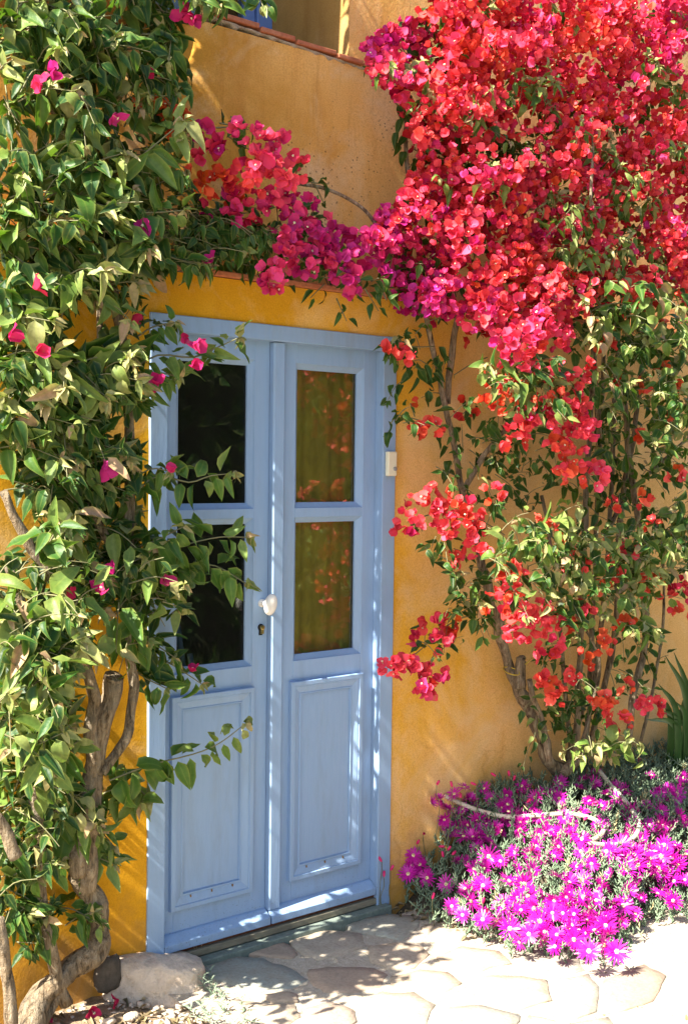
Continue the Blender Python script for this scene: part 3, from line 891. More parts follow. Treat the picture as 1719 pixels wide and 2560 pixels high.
stem(lv, [(10, 240), (60, 330), (140, 420)], -.06, .007, .007)
stem(lv, [(20, 1290), (60, 1420), (80, 1560)], -.3, .012, .014)
stem(lv, [(100, 2335), (140, 2260), (150, 2215)], -.1, .012, .02)

ZL = [  # x, y, rx, ry, shoots, nearest Y, deepest Y, size, sunlit tint
    (150, 60, 300, 150, 46, -.42, -.06, .105, .30), (60, 200, 180, 130, 26, -.42, -.08, .105, .32), (300, 150, 110, 140, 20, -.28, -.05, .100, .26),
    (250, 380, 190, 130, 34, -.28, -.05, .095, .24), (480, 530, 130, 70, 24, -.20, -.04, .080, .16), (90, 480, 170, 120, 32, -.55, -.15, .115, .42),
    (120, 600, 200, 70, 26, -.45, -.12, .105, .36), (380, 590, 100, 50, 14, -.22, -.06, .085, .22), (40, 740, 110, 110, 18, -.5, -.15, .110, .40),
    (110, 880, 200, 90, 34, -.5, -.12, .115, .42), (260, 870, 80, 70, 14, -.3, -.1, .095, .36), (110, 1010, 150, 80, 26, -.42, -.1, .115, .34),
    (200, 1120, 140, 80, 26, -.32, -.08, .110, .26), (40, 1080, 60, 80, 8, -.4, -.1, .110, .36), (230, 1290, 180, 100, 40, -.32, -.08, .110, .25), (60, 1400, 110, 130, 30, -.5, -.15, .115, .44),
    (300, 1400, 110, 70, 16, -.3, -.1, .100, .24), (50, 1600, 100, 120, 26, -.5, -.15, .110, .44), (60, 1760, 110, 110, 22, -.45, -.12, .105, .42), (60, 1900, 110, 110, 8, -.4, -.1, .100, .38),
    (180, 1840, 70, 60, 10, -.3, -.12, .095, .42), (70, 1780, 130, 200, 26, -.12, -.03, .09, .06), (60, 2080, 110, 120, 22, -.12, -.03, .09, .06), (150, 1620, 90, 80, 10, -.1, -.03, .09, .06), (30, 2050, 60, 90, 3, -.25, -.08, .10, .25), (230, -110, 230, 50, 12, -.3, -.08, .11, .3)]
for (cx, cy, rx, ry, n, yn, yd, sz, tn) in ZL:
    yn = max(yn*.5, -.23) if cy < 1400 else max(yn, -.46 if cy < 1700 else -.16)
    for i in range(int(n*(1.75 if cy < 1650 else 1.3))):
        a = rs.rand()*6.283; q = math.sqrt(rs.rand()); sun_pale = rs.rand() < (tn-.06)*.95  # paler outer shoots: sunlight put into the leaf tint
        Y = yn+(yd-yn)*(rs.rand()**.8*(.45 if sun_pale else 1.))
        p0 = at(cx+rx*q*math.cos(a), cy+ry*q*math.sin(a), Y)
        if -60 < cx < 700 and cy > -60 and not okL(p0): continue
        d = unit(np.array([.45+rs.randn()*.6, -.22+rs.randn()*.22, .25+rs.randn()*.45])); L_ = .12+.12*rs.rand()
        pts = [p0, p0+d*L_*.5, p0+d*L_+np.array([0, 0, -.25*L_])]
        shoot(LP, LT, pts, sz*((.9+.45*rs.rand()) if sun_pale else (.68+.5*rs.rand())), (.60 if sun_pale else .12)+rs.randn()*.09,
              ok=okL if cx > -60 and cy > -60 else None, r=.0026, tip=rs.rand() < (.8 if sun_pale else .35), youngtip=sun_pale)
# unseen shoots of the vine above the view, added to shade the wall
for i in range(330):
    z = 3.28+1.5*rs.rand(); p0 = np.array([-.95+rs.rand()*(1.1 if z > 3.6 else .8), .15-.42*rs.rand(), z]); d = unit(rs.randn(3)+np.array([0, -.1, .2]))
    shoot(LP, LT, [p0, p0+d*.08, p0+d*.16], .12, .2, tip=False)
# named shoots that reach out before the door and wall
SH = [([(290, 850), (360, 810), (440, 815), (500, 790), (545, 770)], -.28, .085, .42), ([(300, 880), (350, 850), (410, 860)], -.25, .085, .40), ([(310, 770), (350, 745), (400, 735)], -.2, .075, .30),
      ([(300, 1130), (360, 1085), (430, 1100), (480, 1085), (530, 1080)], -.30, .085, .36), ([(290, 1110), (340, 1070), (390, 1075)], -.24, .075, .30),
      ([(280, 1290), (350, 1262), (430, 1240), (500, 1225), (560, 1225)], -.32, .10, .38), ([(330, 1310), (420, 1290), (490, 1290), (560, 1330)], -.30, .095, .34), ([(300, 1250), (350, 1235), (420, 1200)], -.26, .085, .30),
      ([(300, 1490), (350, 1495), (400, 1520), (460, 1560)], -.18, .085, .18), ([(300, 1520), (330, 1545), (380, 1570)], -.16, .080, .18), ([(300, 1470), (350, 1470), (400, 1500)], -.16, .085, .15),
      ([(250, 1780), (340, 1745), (440, 1720), (500, 1695), (560, 1650)], -.32, .085, .50), ([(250, 1810), (300, 1790), (340, 1820)], -.30, .095, .5),
      ([(210, 1830), (260, 1800), (320, 1830)], -.34, .10, .55), ([(150, 1930), (210, 1950), (260, 1970)], -.32, .09, .55), ([(120, 1920), (160, 1880), (220, 1890)], -.3, .10, .55),
      ([(60, 2130), (85, 2120), (110, 2090)], -.32, .09, .30), ([(70, 1700), (110, 1660), (160, 1640)], -.28, .09, .5), ([(20, 1560), (70, 1530), (130, 1560)], -.3, .1, .5), ([(110, 1780), (140, 1720), (180, 1690)], -.28, .09, .45),
      ([(100, 1860), (140, 1840), (180, 1850)], -.28, .09, .5), ([(0, 1900), (30, 1850), (60, 1840)], -.26, .09, .45), ([(40, 2010), (60, 1990), (90, 2000)], -.2, .09, .25), ([(0, 2080), (30, 2060), (70, 2080)], -.2, .09, .2), ([(200, 1920), (230, 1900), (260, 1930)], -.28, .075, .5),
      ([(0, 1450), (60, 1430), (130, 1450)], -.3, .1, .5), ([(20, 860), (70, 830), (140, 840)], -.28, .1, .5), ([(0, 560), (60, 520), (130, 500)], -.28, .1, .55), ([(20, 60), (90, 60), (150, 30)], -.26, .1, .4), ([(200, 60), (240, 90), (280, 120)], -.22, .09, .35), ([(40, 660), (110, 640), (190, 660)], -.26, .1, .5), ([(10, 1000), (60, 960), (120, 960)], -.26, .1, .45), ([(150, 2110), (180, 2090), (215, 2080)], -.28, .07, .35), ([(130, 2070), (170, 2075), (230, 2110)], -.26, .065, .38),
      ([(270, 400), (330, 350), (390, 300), (420, 275)], -.36, .105, .52), ([(150, 420), (220, 370), (280, 350)], -.40, .11, .5), ([(260, 480), (340, 485), (420, 480)], -.32, .085, .35),
      ([(120, 470), (160, 450), (240, 470)], -.5, .12, .6), ([(330, 560), (400, 590), (460, 600)], -.2, .085, .22), ([(400, 480), (480, 500), (560, 520), (615, 545)], -.16, .08, .14), ([(420, 520), (500, 545), (560, 570)], -.15, .075, .12),
      ([(150, 850), (230, 810), (300, 800)], -.35, .10, .5), ([(180, 900), (270, 880), (330, 880)], -.32, .09, .5), ([(0, 640), (40, 680), (60, 720)], -.5, .11, .55), ([(380, 20), (390, 80), (385, 140)], -.22, .09, .25),
      ([(390, 120), (400, 170), (400, 210)], -.18, .085, .2), ([(480, -60), (490, -20), (500, 10)], -.35, .09, .3), ([(560, -60), (585, -20), (600, 15)], -.35, .085, .25), ([(430, -60), (440, -20), (450, 0)], -.35, .09, .35)]
for pts, Y, sz, tn in SH:
    Y = max(Y, -.28 if pts[0][1] < 1800 else -.15)
    P3 = [at(x, y, Y+.10*(1-i/(len(pts)-1))) for i, (x, y) in enumerate(pts)]
    shoot(LP, LT, P3, sz*1.38, min(tn, .5), n=int(4+np.linalg.norm(P3[-1]-P3[0])/.022), r=.0035)
# flowers dotted over the left vine, and the trailing spray above the ledge
for (x, y, Y, n, hue) in [(115, 145, -.42, 2, .30), (125, 205, -.42, 2, .45), (258, 262, -.3, 1, .25), (330, 160, -.2, 1, .45), (420, 40, -.25, 4, .42), (75, 655, -.45, 1, .55), (478, 600, -.2, 1, .25),
                          (430, 785, -.3, 2, .33), (455, 812, -.3, 2, .33), (340, 900, -.25, 2, .32), (237, 1073, -.3, 1, .3), (392, 1078, -.28, 1, .32), (140, 1268, -.35, 1, .3), (258, 1310, -.32, 1, .3),
                          (227, 1348, -.32, 1, .4), (375, 1328, -.3, 1, .32), (438, 1532, -.2, 1, .33), (300, 735, -.12, 1, .5), (20, 770, -.4, 1, .4), (85, 800, -.4, 1, .5), (325, 520, -.25, 1, .3), (400, 215, -.15, 1, .25), (150, 1340, -.4, 1, .5)]:
    c = at(x, y, Y)
    for i in range(n):
        p = c+rs.randn(3)*.018*(n > 1); LF.add(p, frame(rs.randn(3), OUTV+rs.randn(3)*.7), .036+.010*rs.rand(), .15+.25*rs.rand(), max(0., hue-.17), rs.randint(0, 80))

# ------------------------------------------------------------------ right bougainvillea
c0 = at(1285, 1745, -.12)
rv = empty('bougainvillea', (c0[0], c0[1], mound(c0[0], c0[1])), 'bougainvillea covered in red and magenta blossom, right of the door', 'bougainvillea')
RP, RTw, RF = Pieces(), MB(), Pieces()
stem(rv, [(1290, 1765), (1244, 1730), (1222, 1650), (1178, 1560), (1140, 1450), (1112, 1350), (1095, 1260)], [-.10, -.14], .034, .017, 'trunk', .3)
stem(rv, [(1185, 1570), (1190, 1510), (1192, 1505)], -.16, .024, .022)
stem(rv, [(1248, 1735), (1240, 1660), (1215, 1590), (1205, 1550)], -.22, .014, .012)
stem(rv, [(1280, 1770), (1330, 1710), (1345, 1680)], -.15, .026, .016)
stem(rv, [(1095, 1260), (1060, 1150), (1020, 950), (985, 790), (960, 690)], [-.10, -.14], .015, .010)
stem(rv, [(1055, 1120), (1110, 1030), (1175, 955), (1230, 900)], [-.14, -.3], .012, .008)
stem(rv, [(1020, 920), (1022, 850), (1035, 770), (1045, 720)], [-.10, -.16], .013, .013)
stem(rv, [(935, 220), (925, 300), (928, 380), (940, 430)], [-.04, -.1], .010, .008)
for pts, Y, r in [([(1310, 1720), (1322, 1500), (1330, 1250), (1345, 950), (1352, 780), (1320, 640)], -.16, .015), ([(1330, 1720), (1372, 1400), (1392, 1150), (1400, 900), (1420, 650)], -.12, .012),
                  ([(1345, 1700), (1400, 1450), (1410, 1200), (1450, 950), (1480, 700), (1520, 420)], -.1, .014), ([(1430, 1720), (1440, 1600), (1468, 1470), (1470, 1300), (1440, 1100), (1420, 900)], -.2, .017),
                  ([(1460, 1690), (1490, 1560), (1512, 1400), (1508, 1200)], -.16, .008), ([(1300, 1700), (1280, 1500), (1275, 1350), (1255, 1250), (1235, 1130)], -.12, .010), ([(1290, 1740), (1340, 1560), (1350, 1380), (1360, 1150), (1375, 850), (1370, 600)], -.06, .012),
                  ([(1320, 1720), (1350, 1600), (1365, 1500), (1300, 1380)], -.22, .008), ([(1390, 1200), (1430, 1130), (1500, 1060), (1568, 1000)], -.15, .010), ([(1365, 1000), (1352, 800), (1330, 660), (1310, 560)], -.2, .013),
                  ([(1500, 330), (1470, 260), (1480, 180)], -.1, .012), ([(1345, 470), (1350, 350), (1345, 270)], -.5, .006), ([(870, 530), (820, 470), (740, 430), (680, 420)], -.16, .007)]:
    stem(rv, pts, Y, r, r*.75, n=5)

RMASK = [(815, 110), (850, 95), (905, 45), (960, 20), (1000, -90), (1700, -90), (1700, 640), (1500, 690), (1380, 690), (1300, 735), (1275, 800), (1200, 790), (1130, 775), (1050, 745), (950, 725), (890, 690), (905, 640), (835, 600),
         (845, 500), (925, 435), (925, 390), (945, 330), (915, 250), (880, 225), (830, 150)]


def okM(x, y): return in_poly(x, y, RMASK)


GAP = [(1160, 340, 62, 34), (1130, 195, 40, 26), (1440, 205, 40, 30), (1470, 320, 30, 24), (1120, 560, 26, 30), (1530, 470, 24, 24), (1440, 560, 30, 30)]


def hue_at(x, y):
    h = .56+.24*nz(x, y, 0, .008)+.14*nz(x, y, 3, .02)
    for (cx, cy, r, hv, s_) in [(920, 120, 95, .10, .95), (880, 600, 150, .10, .85), (960, 690, 110, .12, .95), (1130, 700, 110, .34, .7), (1520, 60, 100, .28, .8), (960, 450, 120, .40, .7), (1100, 300, 160, .66, .6), (1200, 620, 110, .78, .6),
                                (1330, 120, 130, .62, .5), (1200, 470, 120, .45, .6), (1060, 60, 90, .80, .5)]:
        w_ = s_*math.exp(-((x-cx)**2+(y-cy)**2)/(r*r)); h = h*(1-w_)+hv*w_
    return h


def bulge(x, y):
    """how far the blossom stands out from the wall"""
    b = .18+.17*float(sstep(880, 1150, x))+.15*nz(x, y, 2, .014)
    if y > 560 and x < 1050: b -= .05
    return b


nP = 0
while nP < 570:
    x, y = 815+rs.rand()*830, -70+rs.rand()*890
    if not okM(x, y): continue
    if any(((x-a)/c)**2+((y-b)/d)**2 < 1.2 for a, b, c, d in GAP) and rs.rand() < .93: continue
    if nz(x, y, 2, .014) < -.16 and rs.rand() < .75: continue
    nP += 1
    Y = -(bulge(x, y)+rs.randn()*.05); c = at(x, y, Y)
    okc = lambda p: (lambda q: q[0] > 1560 or q[1] < 5 or okM(*q))(proj(p))
    panicle(RF, RTw, c, (-.35, -.7, .45), rs.randint(9, 14), .080, hue_at(x, y)+rs.randn()*.09, .13, .029*(.8+.4*rs.rand()), .5, okc)
# deeper blossom and leaf behind it
for i in range(760):
    x, y = 840+rs.rand()*800, -70+rs.rand()*840
    if not okM(x, y) or ((x-1165)/85)**2+((y-345)/45)**2 < 1: continue
    c = at(x, y, -(bulge(x, y)*.5*rs.rand()+.04)); d = rs.randn(3)
    okc = lambda p: (lambda q: q[0] > 1560 or q[1] < 5 or okM(*q))(proj(p))
    if rs.rand() < .5: panicle(RF, RTw, c, (-.3, -.6, .2), 5, .06, hue_at(x, y), .08, .036, .25, okc)
    else: shoot(RP, RTw, [c, c+d*.03, c+d*.07+np.array([0, -.03, -.02])], .075, .12, tip=False, ok=okc)
for i in range(26):  # near-black leaf tint paints the shade inside this gap
    c = at(1165+rs.randn()*45, 345+rs.randn()*25, -.06-.05*rs.rand()); shoot(RP, RTw, [c, c+rs.randn(3)*.03, c+rs.randn(3)*.05], .08, .02, tip=False)
# trailing spray along the ledge
for (x, y, Y, n, hue, var, r) in [(560, 315, -.20, 6, .28, .55, .05), (595, 350, -.22, 9, .30, .7, .06), (640, 345, -.2, 5, .35, .6, .05), (675, 385, -.2, 4, .5, .6, .035), (600, 400, -.22, 9, .42, .7, .06), (640, 420, -.2, 8, .45, .6, .06), (560, 400, -.18, 7, .6, .5, .06),
                                  (510, 360, -.16, 6, .35, .3, .06), (450, 310, -.12, 4, .25, .25, .05), (470, 350, -.14, 5, .35, .3, .05), (490, 420, -.14, 6, .85, .4, .05), (440, 410, -.14, 4, .9, .4, .04), (530, 440, -.14, 6, .75, .4, .05), (370, 262, -.14, 5, .97, .4, .05), (330, 255, -.14, 3, .97, .3, .04), (410, 290, -.14, 3, .9, .4, .04),
                                  (510, 480, -.12, 7, .22, .25, .06), (570, 470, -.15, 8, .38, .4, .06), (620, 480, -.16, 9, .22, .45, .06), (680, 480, -.17, 9, .20, .45, .06), (650, 530, -.17, 9, .18, .4, .06), (700, 540, -.18, 8, .16, .45, .06), (730, 560, -.18, 8, .16, .4, .06), (640, 590, -.18, 9, .22, .45, .06), (610, 630, -.2, 6, .25, .5, .05), (625, 655, -.2, 3, .30, .5, .03),
                                  (690, 590, -.18, 8, .18, .4, .06), (745, 600, -.18, 7, .16, .4, .05), (775, 590, -.2, 8, .14, .45, .06), (780, 640, -.22, 7, .18, .5, .05), (795, 665, -.22, 3, .2, .5, .03), (820, 570, -.2, 9, .10, .45, .06), (760, 530, -.16, 5, .15, .5, .04), (860, 560, -.22, 10, .08, .5, .065), (880, 520, -.2, 8, .08, .5, .06), (860, 610, -.22, 6, .1, .4, .05)]:
    if y < 440 and x > 530: Y -= .03
    panicle(RF, RTw, at(x, y, Y), (-.25, -.7, .3), int(n*1.5), r*1.1, hue, .07, .037, var)
for (x, y, Y, n) in [(540, 530, -.10, 6), (500, 500, -.08, 6), (720, 520, -.10, 3), (830, 640, -.2, 5), (870, 650, -.2, 4), (700, 620, -.1, 4), (590, 540, -.1, 5), (750, 640, -.12, 3), (470, 280, -.12, 3), (500, 290, -.12, 2), (690, 410, -.17, 3)]:
    for i in range(n):
        c = at(x+rs.randn()*22, y+rs.randn()*18, Y); d = unit(rs.randn(3)+np.array([.3, -.4, -.3])); shoot(RP, RTw, [c, c+d*.05, c+d*.10], .075, .15, tip=False)
for i in range(60):  # dark leaf tint paints the deep shade above the ledge
    c = at(400+rs.rand()*420, 0, 0.); c = np.array([.05+rs.rand()*.75, -.02+rs.rand()*.16, 2.40+rs.rand()*.22]); d = unit(rs.randn(3))
    shoot(RP, RTw, [c, c+d*.05, c+d*.09], .08, .08, tip=False)
# lower clusters
for (x, y, Y, n, hue, r, var) in [(1160, 790, -.42, 9, .36, .07, .6), (1210, 770, -.42, 9, .34, .07, .6), (1180, 830, -.42, 10, .5, .075, .6), (1240, 830, -.42, 10, .6, .075, .6), (1230, 740, -.4, 8, .4, .06, .6), (1280, 770, -.35, 6, .45, .05, .4), (1110, 880, -.3, 5, .85, .05, .5), (1150, 890, -.36, 6, .85, .06, .5), (1240, 890, -.42, 7, .8, .06, .6),
                                  (1300, 890, -.4, 6, .8, .06, .5), (1190, 960, -.36, 7, .55, .06, .5), (1230, 950, -.4, 7, .5, .06, .6), (1300, 930, -.42, 9, .6, .065, .6), (1320, 970, -.42, 9, .48, .065, .65), (1310, 1010, -.42, 8, .5, .06, .6), (1275, 1040, -.4, 7, .75, .06, .6), (1300, 1080, -.4, 6, .8, .055, .6), (1350, 1085, -.42, 7, .55, .055, .75), (1265, 1010, -.36, 4, .85, .04, .6),
                                  (1170, 1000, -.3, 5, .55, .06, .4), (1120, 920, -.2, 4, .85, .06, .3), (1060, 930, -.12, 3, .8, .05, .2), (960, 975, -.2, 4, .8, .035, .5), (985, 980, -.2, 3, .7, .03, .5), (935, 915, -.15, 1, .9, .01, .4), (930, 815, -.22, 3, .58, .03, .5), (885, 808, -.22, 2, .8, .02, .5), (910, 795, -.2, 1, .95, .01, .5),
                                  (925, 1190, -.22, 7, .52, .05, .45), (970, 1150, -.24, 8, .62, .06, .5), (1010, 1190, -.26, 8, .6, .06, .5), (1050, 1170, -.28, 7, .62, .05, .55), (1060, 1220, -.28, 8, .58, .06, .55), (1000, 1140, -.22, 4, .75, .04, .5), (1085, 1190, -.3, 4, .7, .04, .6), (1120, 1130, -.24, 3, .6, .03, .5), (1040, 1270, -.25, 3, .7, .03, .5),
                                  (1150, 1300, -.3, 5, .82, .05, .5), (1170, 1330, -.3, 7, .72, .055, .55), (1130, 1380, -.3, 6, .78, .05, .45), (1170, 1410, -.32, 8, .52, .06, .6), (1220, 1390, -.32, 7, .62, .055, .55), (1250, 1420, -.32, 6, .6, .05, .6), (1250, 1480, -.3, 6, .5, .05, .6), (1190, 1440, -.3, 5, .6, .04, .5), (1290, 1430, -.3, 3, .8, .03, .5),
                                  (985, 1420, -.18, 4, .6, .035, .5), (1030, 1420, -.2, 3, .75, .035, .4), (950, 1455, -.18, 2, .5, .02, .4), (1000, 1460, -.2, 5, .5, .035, .5), (890, 1520, -.2, 5, .5, .035, .5), (925, 1510, -.2, 5, .5, .035, .5), (960, 1560, -.22, 7, .5, .04, .55), (985, 1530, -.22, 5, .52, .035, .55), (975, 1580, -.2, 2, .5, .02, .5),
                                  (1225, 1555, -.26, 3, .65, .03, .5), (1270, 1585, -.28, 4, .7, .03, .6), (1250, 1560, -.26, 2, .8, .02, .5), (1375, 1610, -.3, 5, .8, .035, .6), (1415, 1650, -.32, 4, .7, .04, .6), (1360, 1600, -.3, 3, .8, .03, .6), (1470, 1605, -.3, 6, .52, .03, .75), (1495, 1610, -.3, 4, .6, .025, .7),
                                  (1380, 1470, -.26, 4, .88, .04, .5), (1330, 1500, -.24, 3, .85, .035, .4), (1355, 1335, -.3, 4, .85, .04, .6), (1425, 1255, -.32, 4, .6, .04, .6), (1380, 1250, -.3, 3, .9, .03, .5), (1270, 1220, -.3, 2, .92, .02, .6), (1460, 1140, -.3, 2, .85, .025, .6), (1520, 950, -.3, 3, .9, .02, .6), (1460, 880, -.3, 2, .92, .02, .6), (1505, 835, -.3, 2, .92, .02, .6),
                                  (1550, 1340, -.3, 5, .55, .05, .5), (1530, 1380, -.28, 5, .75, .05, .5), (1560, 1410, -.3, 3, .85, .03, .5), (1500, 1320, -.28, 2, .9, .02, .5), (1440, 700, -.3, 4, .75, .05, .6), (1480, 690, -.3, 4, .85, .05, .6), (1540, 640, -.3, 5, .8, .05, .6), (1400, 660, -.3, 5, .7, .05, .5), (1500, 745, -.3, 3, .9, .03, .6), (1560, 780, -.3, 3, .92, .03, .6),
                                  (1455, 1000, -.25, 2, .9, .02, .5), (1400, 870, -.25, 2, .9, .02, .5), (1080, 760, -.14, 3, .7, .04, .2), (1540, 1230, -.3, 2, .85, .02, .5), (1240, 1180, -.25, 2, .85, .02, .5), (1310, 1280, -.34, 3, .8, .04, .5), (1400, 1320, -.34, 3, .7, .04, .5), (1460, 1330, -.34, 3, .85, .03, .5), (1330, 1400, -.34, 3, .65, .04, .5), (1420, 1420, -.32, 3, .8, .03, .5), (1480, 1200, -.34, 3, .75, .03, .5), (1400, 1150, -.3, 2, .85, .03, .5), (1300, 1550, -.3, 3, .75, .03, .5), (1430, 1560, -.3, 2, .8, .03, .5), (1540, 1080, -.32, 3, .8, .03, .5), (1380, 790, -.32, 3, .8, .03, .5), (1540, 880, -.34, 3, .85, .03, .5), (1330, 850, -.34, 3, .7, .04, .5), (1090, 1260, -.32, 3, .65, .04, .5)]:
    panicle(RF, RTw, at(x, y, Y-(.14 if x > 1110 else .02)), (-.3, -.75, .2), int(n*1.9+.5), r*1.15, hue, .10, .034, var)
# leaf zones right
ZR = [(1450, 720, 130, 90, 46, -.36, -.1, .080, .52), (1440, 850, 130, 80, 36, -.34, -.08, .080, .46), (1180, 880, 80, 50, 20, -.44, -.3, .078, .52), (1200, 1000, 90, 80, 12, -.25, -.06, .075, .15), (1400, 1000, 130, 100, 30, -.3, -.05, .078, .26), (1520, 960, 60, 140, 22, -.34, -.1, .08, .48),
      (1340, 760, 60, 100, 18, -.26, -.06, .078, .2), (940, 830, 50, 70, 8, -.16, -.06, .075, .14), (970, 900, 50, 40, 3, -.14, -.06, .07, .14), (900, 970, 20, 20, 3, -.2, -.15, .07, .14), (1080, 970, 80, 60, 12, -.2, -.06, .075, .14), (1070, 1070, 80, 40, 12, -.2, -.08, .07, .22),
      (1150, 1110, 70, 60, 8, -.2, -.08, .07, .2), (1010, 1230, 90, 50, 8, -.26, -.14, .068, .25), (1180, 1240, 100, 60, 30, -.36, -.16, .078, .5), (1330, 1240, 110, 70, 34, -.36, -.12, .08, .48), (1470, 1260, 110, 90, 36, -.36, -.12, .08, .52), (1250, 1330, 110, 60, 24, -.34, -.12, .08, .5), (1380, 1380, 120, 80, 34, -.34, -.1, .08, .48),
      (1080, 1330, 60, 50, 12, -.26, -.12, .075, .3), (1050, 1400, 50, 40, 9, -.22, -.1, .075, .2), (980, 1470, 40, 25, 5, -.18, -.1, .062, .15), (1520, 1180, 60, 100, 14, -.32, -.1, .08, .42), (1290, 1500, 80, 50, 10, -.26, -.08, .075, .22), (1230, 1620, 60, 60, 8, -.24, -.08, .072, .16), (1350, 1560, 80, 60, 10, -.22, -.08, .07, .2), (1350, 1690, 60, 30, 14, -.34, -.22, .078, .55),
      (1310, 1620, 60, 60, 10, -.2, -.06, .07, .16), (1440, 1500, 60, 80, 8, -.2, -.06, .07, .22), (1330, 1100, 80, 90, 14, -.2, -.05, .078, .18), (1450, 1130, 60, 70, 14, -.3, -.08, .078, .35), (1300, 660, 40, 50, 6, -.3, -.1, .07, .2), (1700, 900, 90, 800, 40, -.35, -.08, .08, .4)]
for (cx, cy, rx, ry, n, yn, yd, sz, tn) in ZR:
    if tn > .4: yn -= .16; sz *= 1.12; n = int(n*(.85 if 1100 < cx < 1420 and cy > 1150 else 1.3))
    for i in range(int(n*1.15)):
        a = rs.rand()*6.283; q = math.sqrt(rs.rand()); Y = yn+(yd-yn)*rs.rand()**1.7
        sun_pale = rs.rand() < (tn-.04)*1.25  # shoots in sunny zones are tinted lighter as if lit
        if sun_pale: Y = yn+(yd-yn)*rs.rand()*.35
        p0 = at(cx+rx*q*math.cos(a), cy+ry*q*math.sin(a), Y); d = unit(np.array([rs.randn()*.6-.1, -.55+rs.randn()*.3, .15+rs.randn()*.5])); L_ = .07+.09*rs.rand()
        shoot(RP, RTw, [p0, p0+d*L_*.5, p0+d*L_+np.array([0, 0, -.2*L_])], sz*(.75+.5*rs.rand()), (.62 if sun_pale else .18)+rs.randn()*.09, r=.0022, tip=rs.rand() < .5, youngtip=sun_pale)
# pale lit sprigs standing out of the blossom
for (x, y, n) in [(1245, 460, 4), (1300, 470, 4), (1270, 520, 4), (1350, 500, 4), (1400, 460, 3), (1385, 350, 3), (1400, 410, 3), (1240, 190, 4), (1210, 215, 3), (1140, 230, 2), (1255, 260, 3), (1480, 180, 4), (1520, 150, 4), (1550, 220, 4), (1090, 230, 3), (970, 220, 2), (950, 170, 1), (910, 140, 1), (1450, 420, 3), (1545, 340, 3), (1420, 560, 5), (1310, 570, 4), (1350, 600, 4), (1080, 20, 2), (1270, 60, 2), (1540, 70, 2), (880, 160, 1), (1340, 300, 2), (1500, 590, 4), (1470, 480, 3), (1165, 320, 2), (1130, 420, 2), (1010, 420, 1)]:
    for i in range(n):
        Yb = -(bulge(x, y)+.07); p0 = at(x+rs.randn()*16, y+rs.randn()*14, Yb); d = unit(np.array([rs.randn()*.5-.2, -.5, .5+rs.randn()*.5]))
        shoot(RP, RTw, [p0-d*.05, p0, p0+d*.06+np.array([0, 0, -.01])], .075, .58+rs.randn()*.1, n=4, r=.002)
# hanging stem with dark leaves left of the blossom
for (x, y) in [(890, 160), (905, 240), (915, 270), (905, 300), (930, 310), (905, 325), (925, 345), (945, 360), (930, 250), (935, 390)]:
    put_leaf(RP, at(x, y, -.08), (rs.randn(), -.4, -.4), .075, .12, .8, .3)
for (x, y) in [(890, 780), (905, 770), (920, 770), (950, 860), (975, 890), (985, 850), (940, 845), (885, 960), (900, 950), (890, 985), (915, 945), (945, 970), (995, 985), (1025, 1050), (1020, 1020), (1000, 790), (990, 815)]:
    put_leaf(RP, at(x, y, -.14), (rs.randn(), -.4, -.4), .075, .14, .7, .35)
for pts in ([(890, 965), (910, 948), (960, 960), (1010, 975)], [(935, 920), (945, 950)], [(1035, 855), (1075, 830), (1110, 815)], [(900, 770), (940, 790), (990, 790)], [(880, 1515), (930, 1500), (960, 1480), (1000, 1440), (1050, 1410), (1100, 1400)], [(960, 1540), (985, 1500), (1010, 1450)], [(930, 1190), (1000, 1170), (1080, 1180), (1150, 1220)]):
    RTw.tube(smooth_path([at(x, y, -.16) for x, y in pts], 5), .0025, 5)

LP.emit(LEAF_LO, ['leaf'], 'leaf', 'foliage', lv, 300, LEAF_HI)
LF.emit(FLOW, ['bract', 'floret'], 'flower', 'flowers', lv, 300)
o = LT.build('twigs', 'twig', lv, smooth=True); o['kind'] = 'stuff'
RP.emit(LEAF_LO, ['leaf'], 'leaf', 'foliage', rv, 300, LEAF_HI)
RF.emit(FLOW, ['bract', 'floret'], 'flower', 'blossom', rv, 300)
o = RTw.build('twigs', 'twig', rv, smooth=True); o['kind'] = 'stuff'
print('leaves L', len(LP.p), 'R', len(RP.p), 'flowers', len(RF.p), len(LF.p))

# yellow string on the trunk of the right plant
c = at(1165, 1530, -.15); tp = [c+np.array([.034*math.cos(a), .034*math.sin(a), .012*math.sin(a*1.0)]) for a in np.linspace(0, 6.6, 22)]
tp += [c+np.array([.06, -.03, .03]), c+np.array([.09, -.03, .05])]
tag(MB().tube(tp, .0022, 5).build('string_tie', 'tie', smooth=True), 'yellow string tied round the bougainvillea trunk', 'string')

# ------------------------------------------------------------------ ice plant
ICEM = [(890, 1990), (900, 1850), (950, 1815), (1040, 1785), (1150, 1770), (1260, 1760), (1400, 1720), (1640, 1650), (1640, 2080), (1568, 2065), (1500, 2085), (1440, 2115), (1410, 2165), (1300, 2172), (1200, 2160), (1100, 2130), (1000, 2092), (930, 2050), (885, 2015)]
ip = empty('ice_plant', (1.7, -.4, mound(1.7, -.4)), 'spreading ice plant with grey green leaves and bright magenta daisies', 'ice plant')
IL, IF_, IB, IT = Pieces(), Pieces(), Pieces(), MB()
fing = (np.array([(-.11, 0, 0), (.11, 0, 0), (0, 0, .16), (-.12, .5, .02), (.12, .5, .02), (0, .5, .20), (0, 1., .14)]),
        np.array([(0, 1, 4), (0, 4, 3), (1, 2, 5), (1, 5, 4), (2, 0, 3), (2, 3, 5), (3, 4, 6), (4, 5, 6), (5, 3, 6)]), np.zeros(7))
n = 0
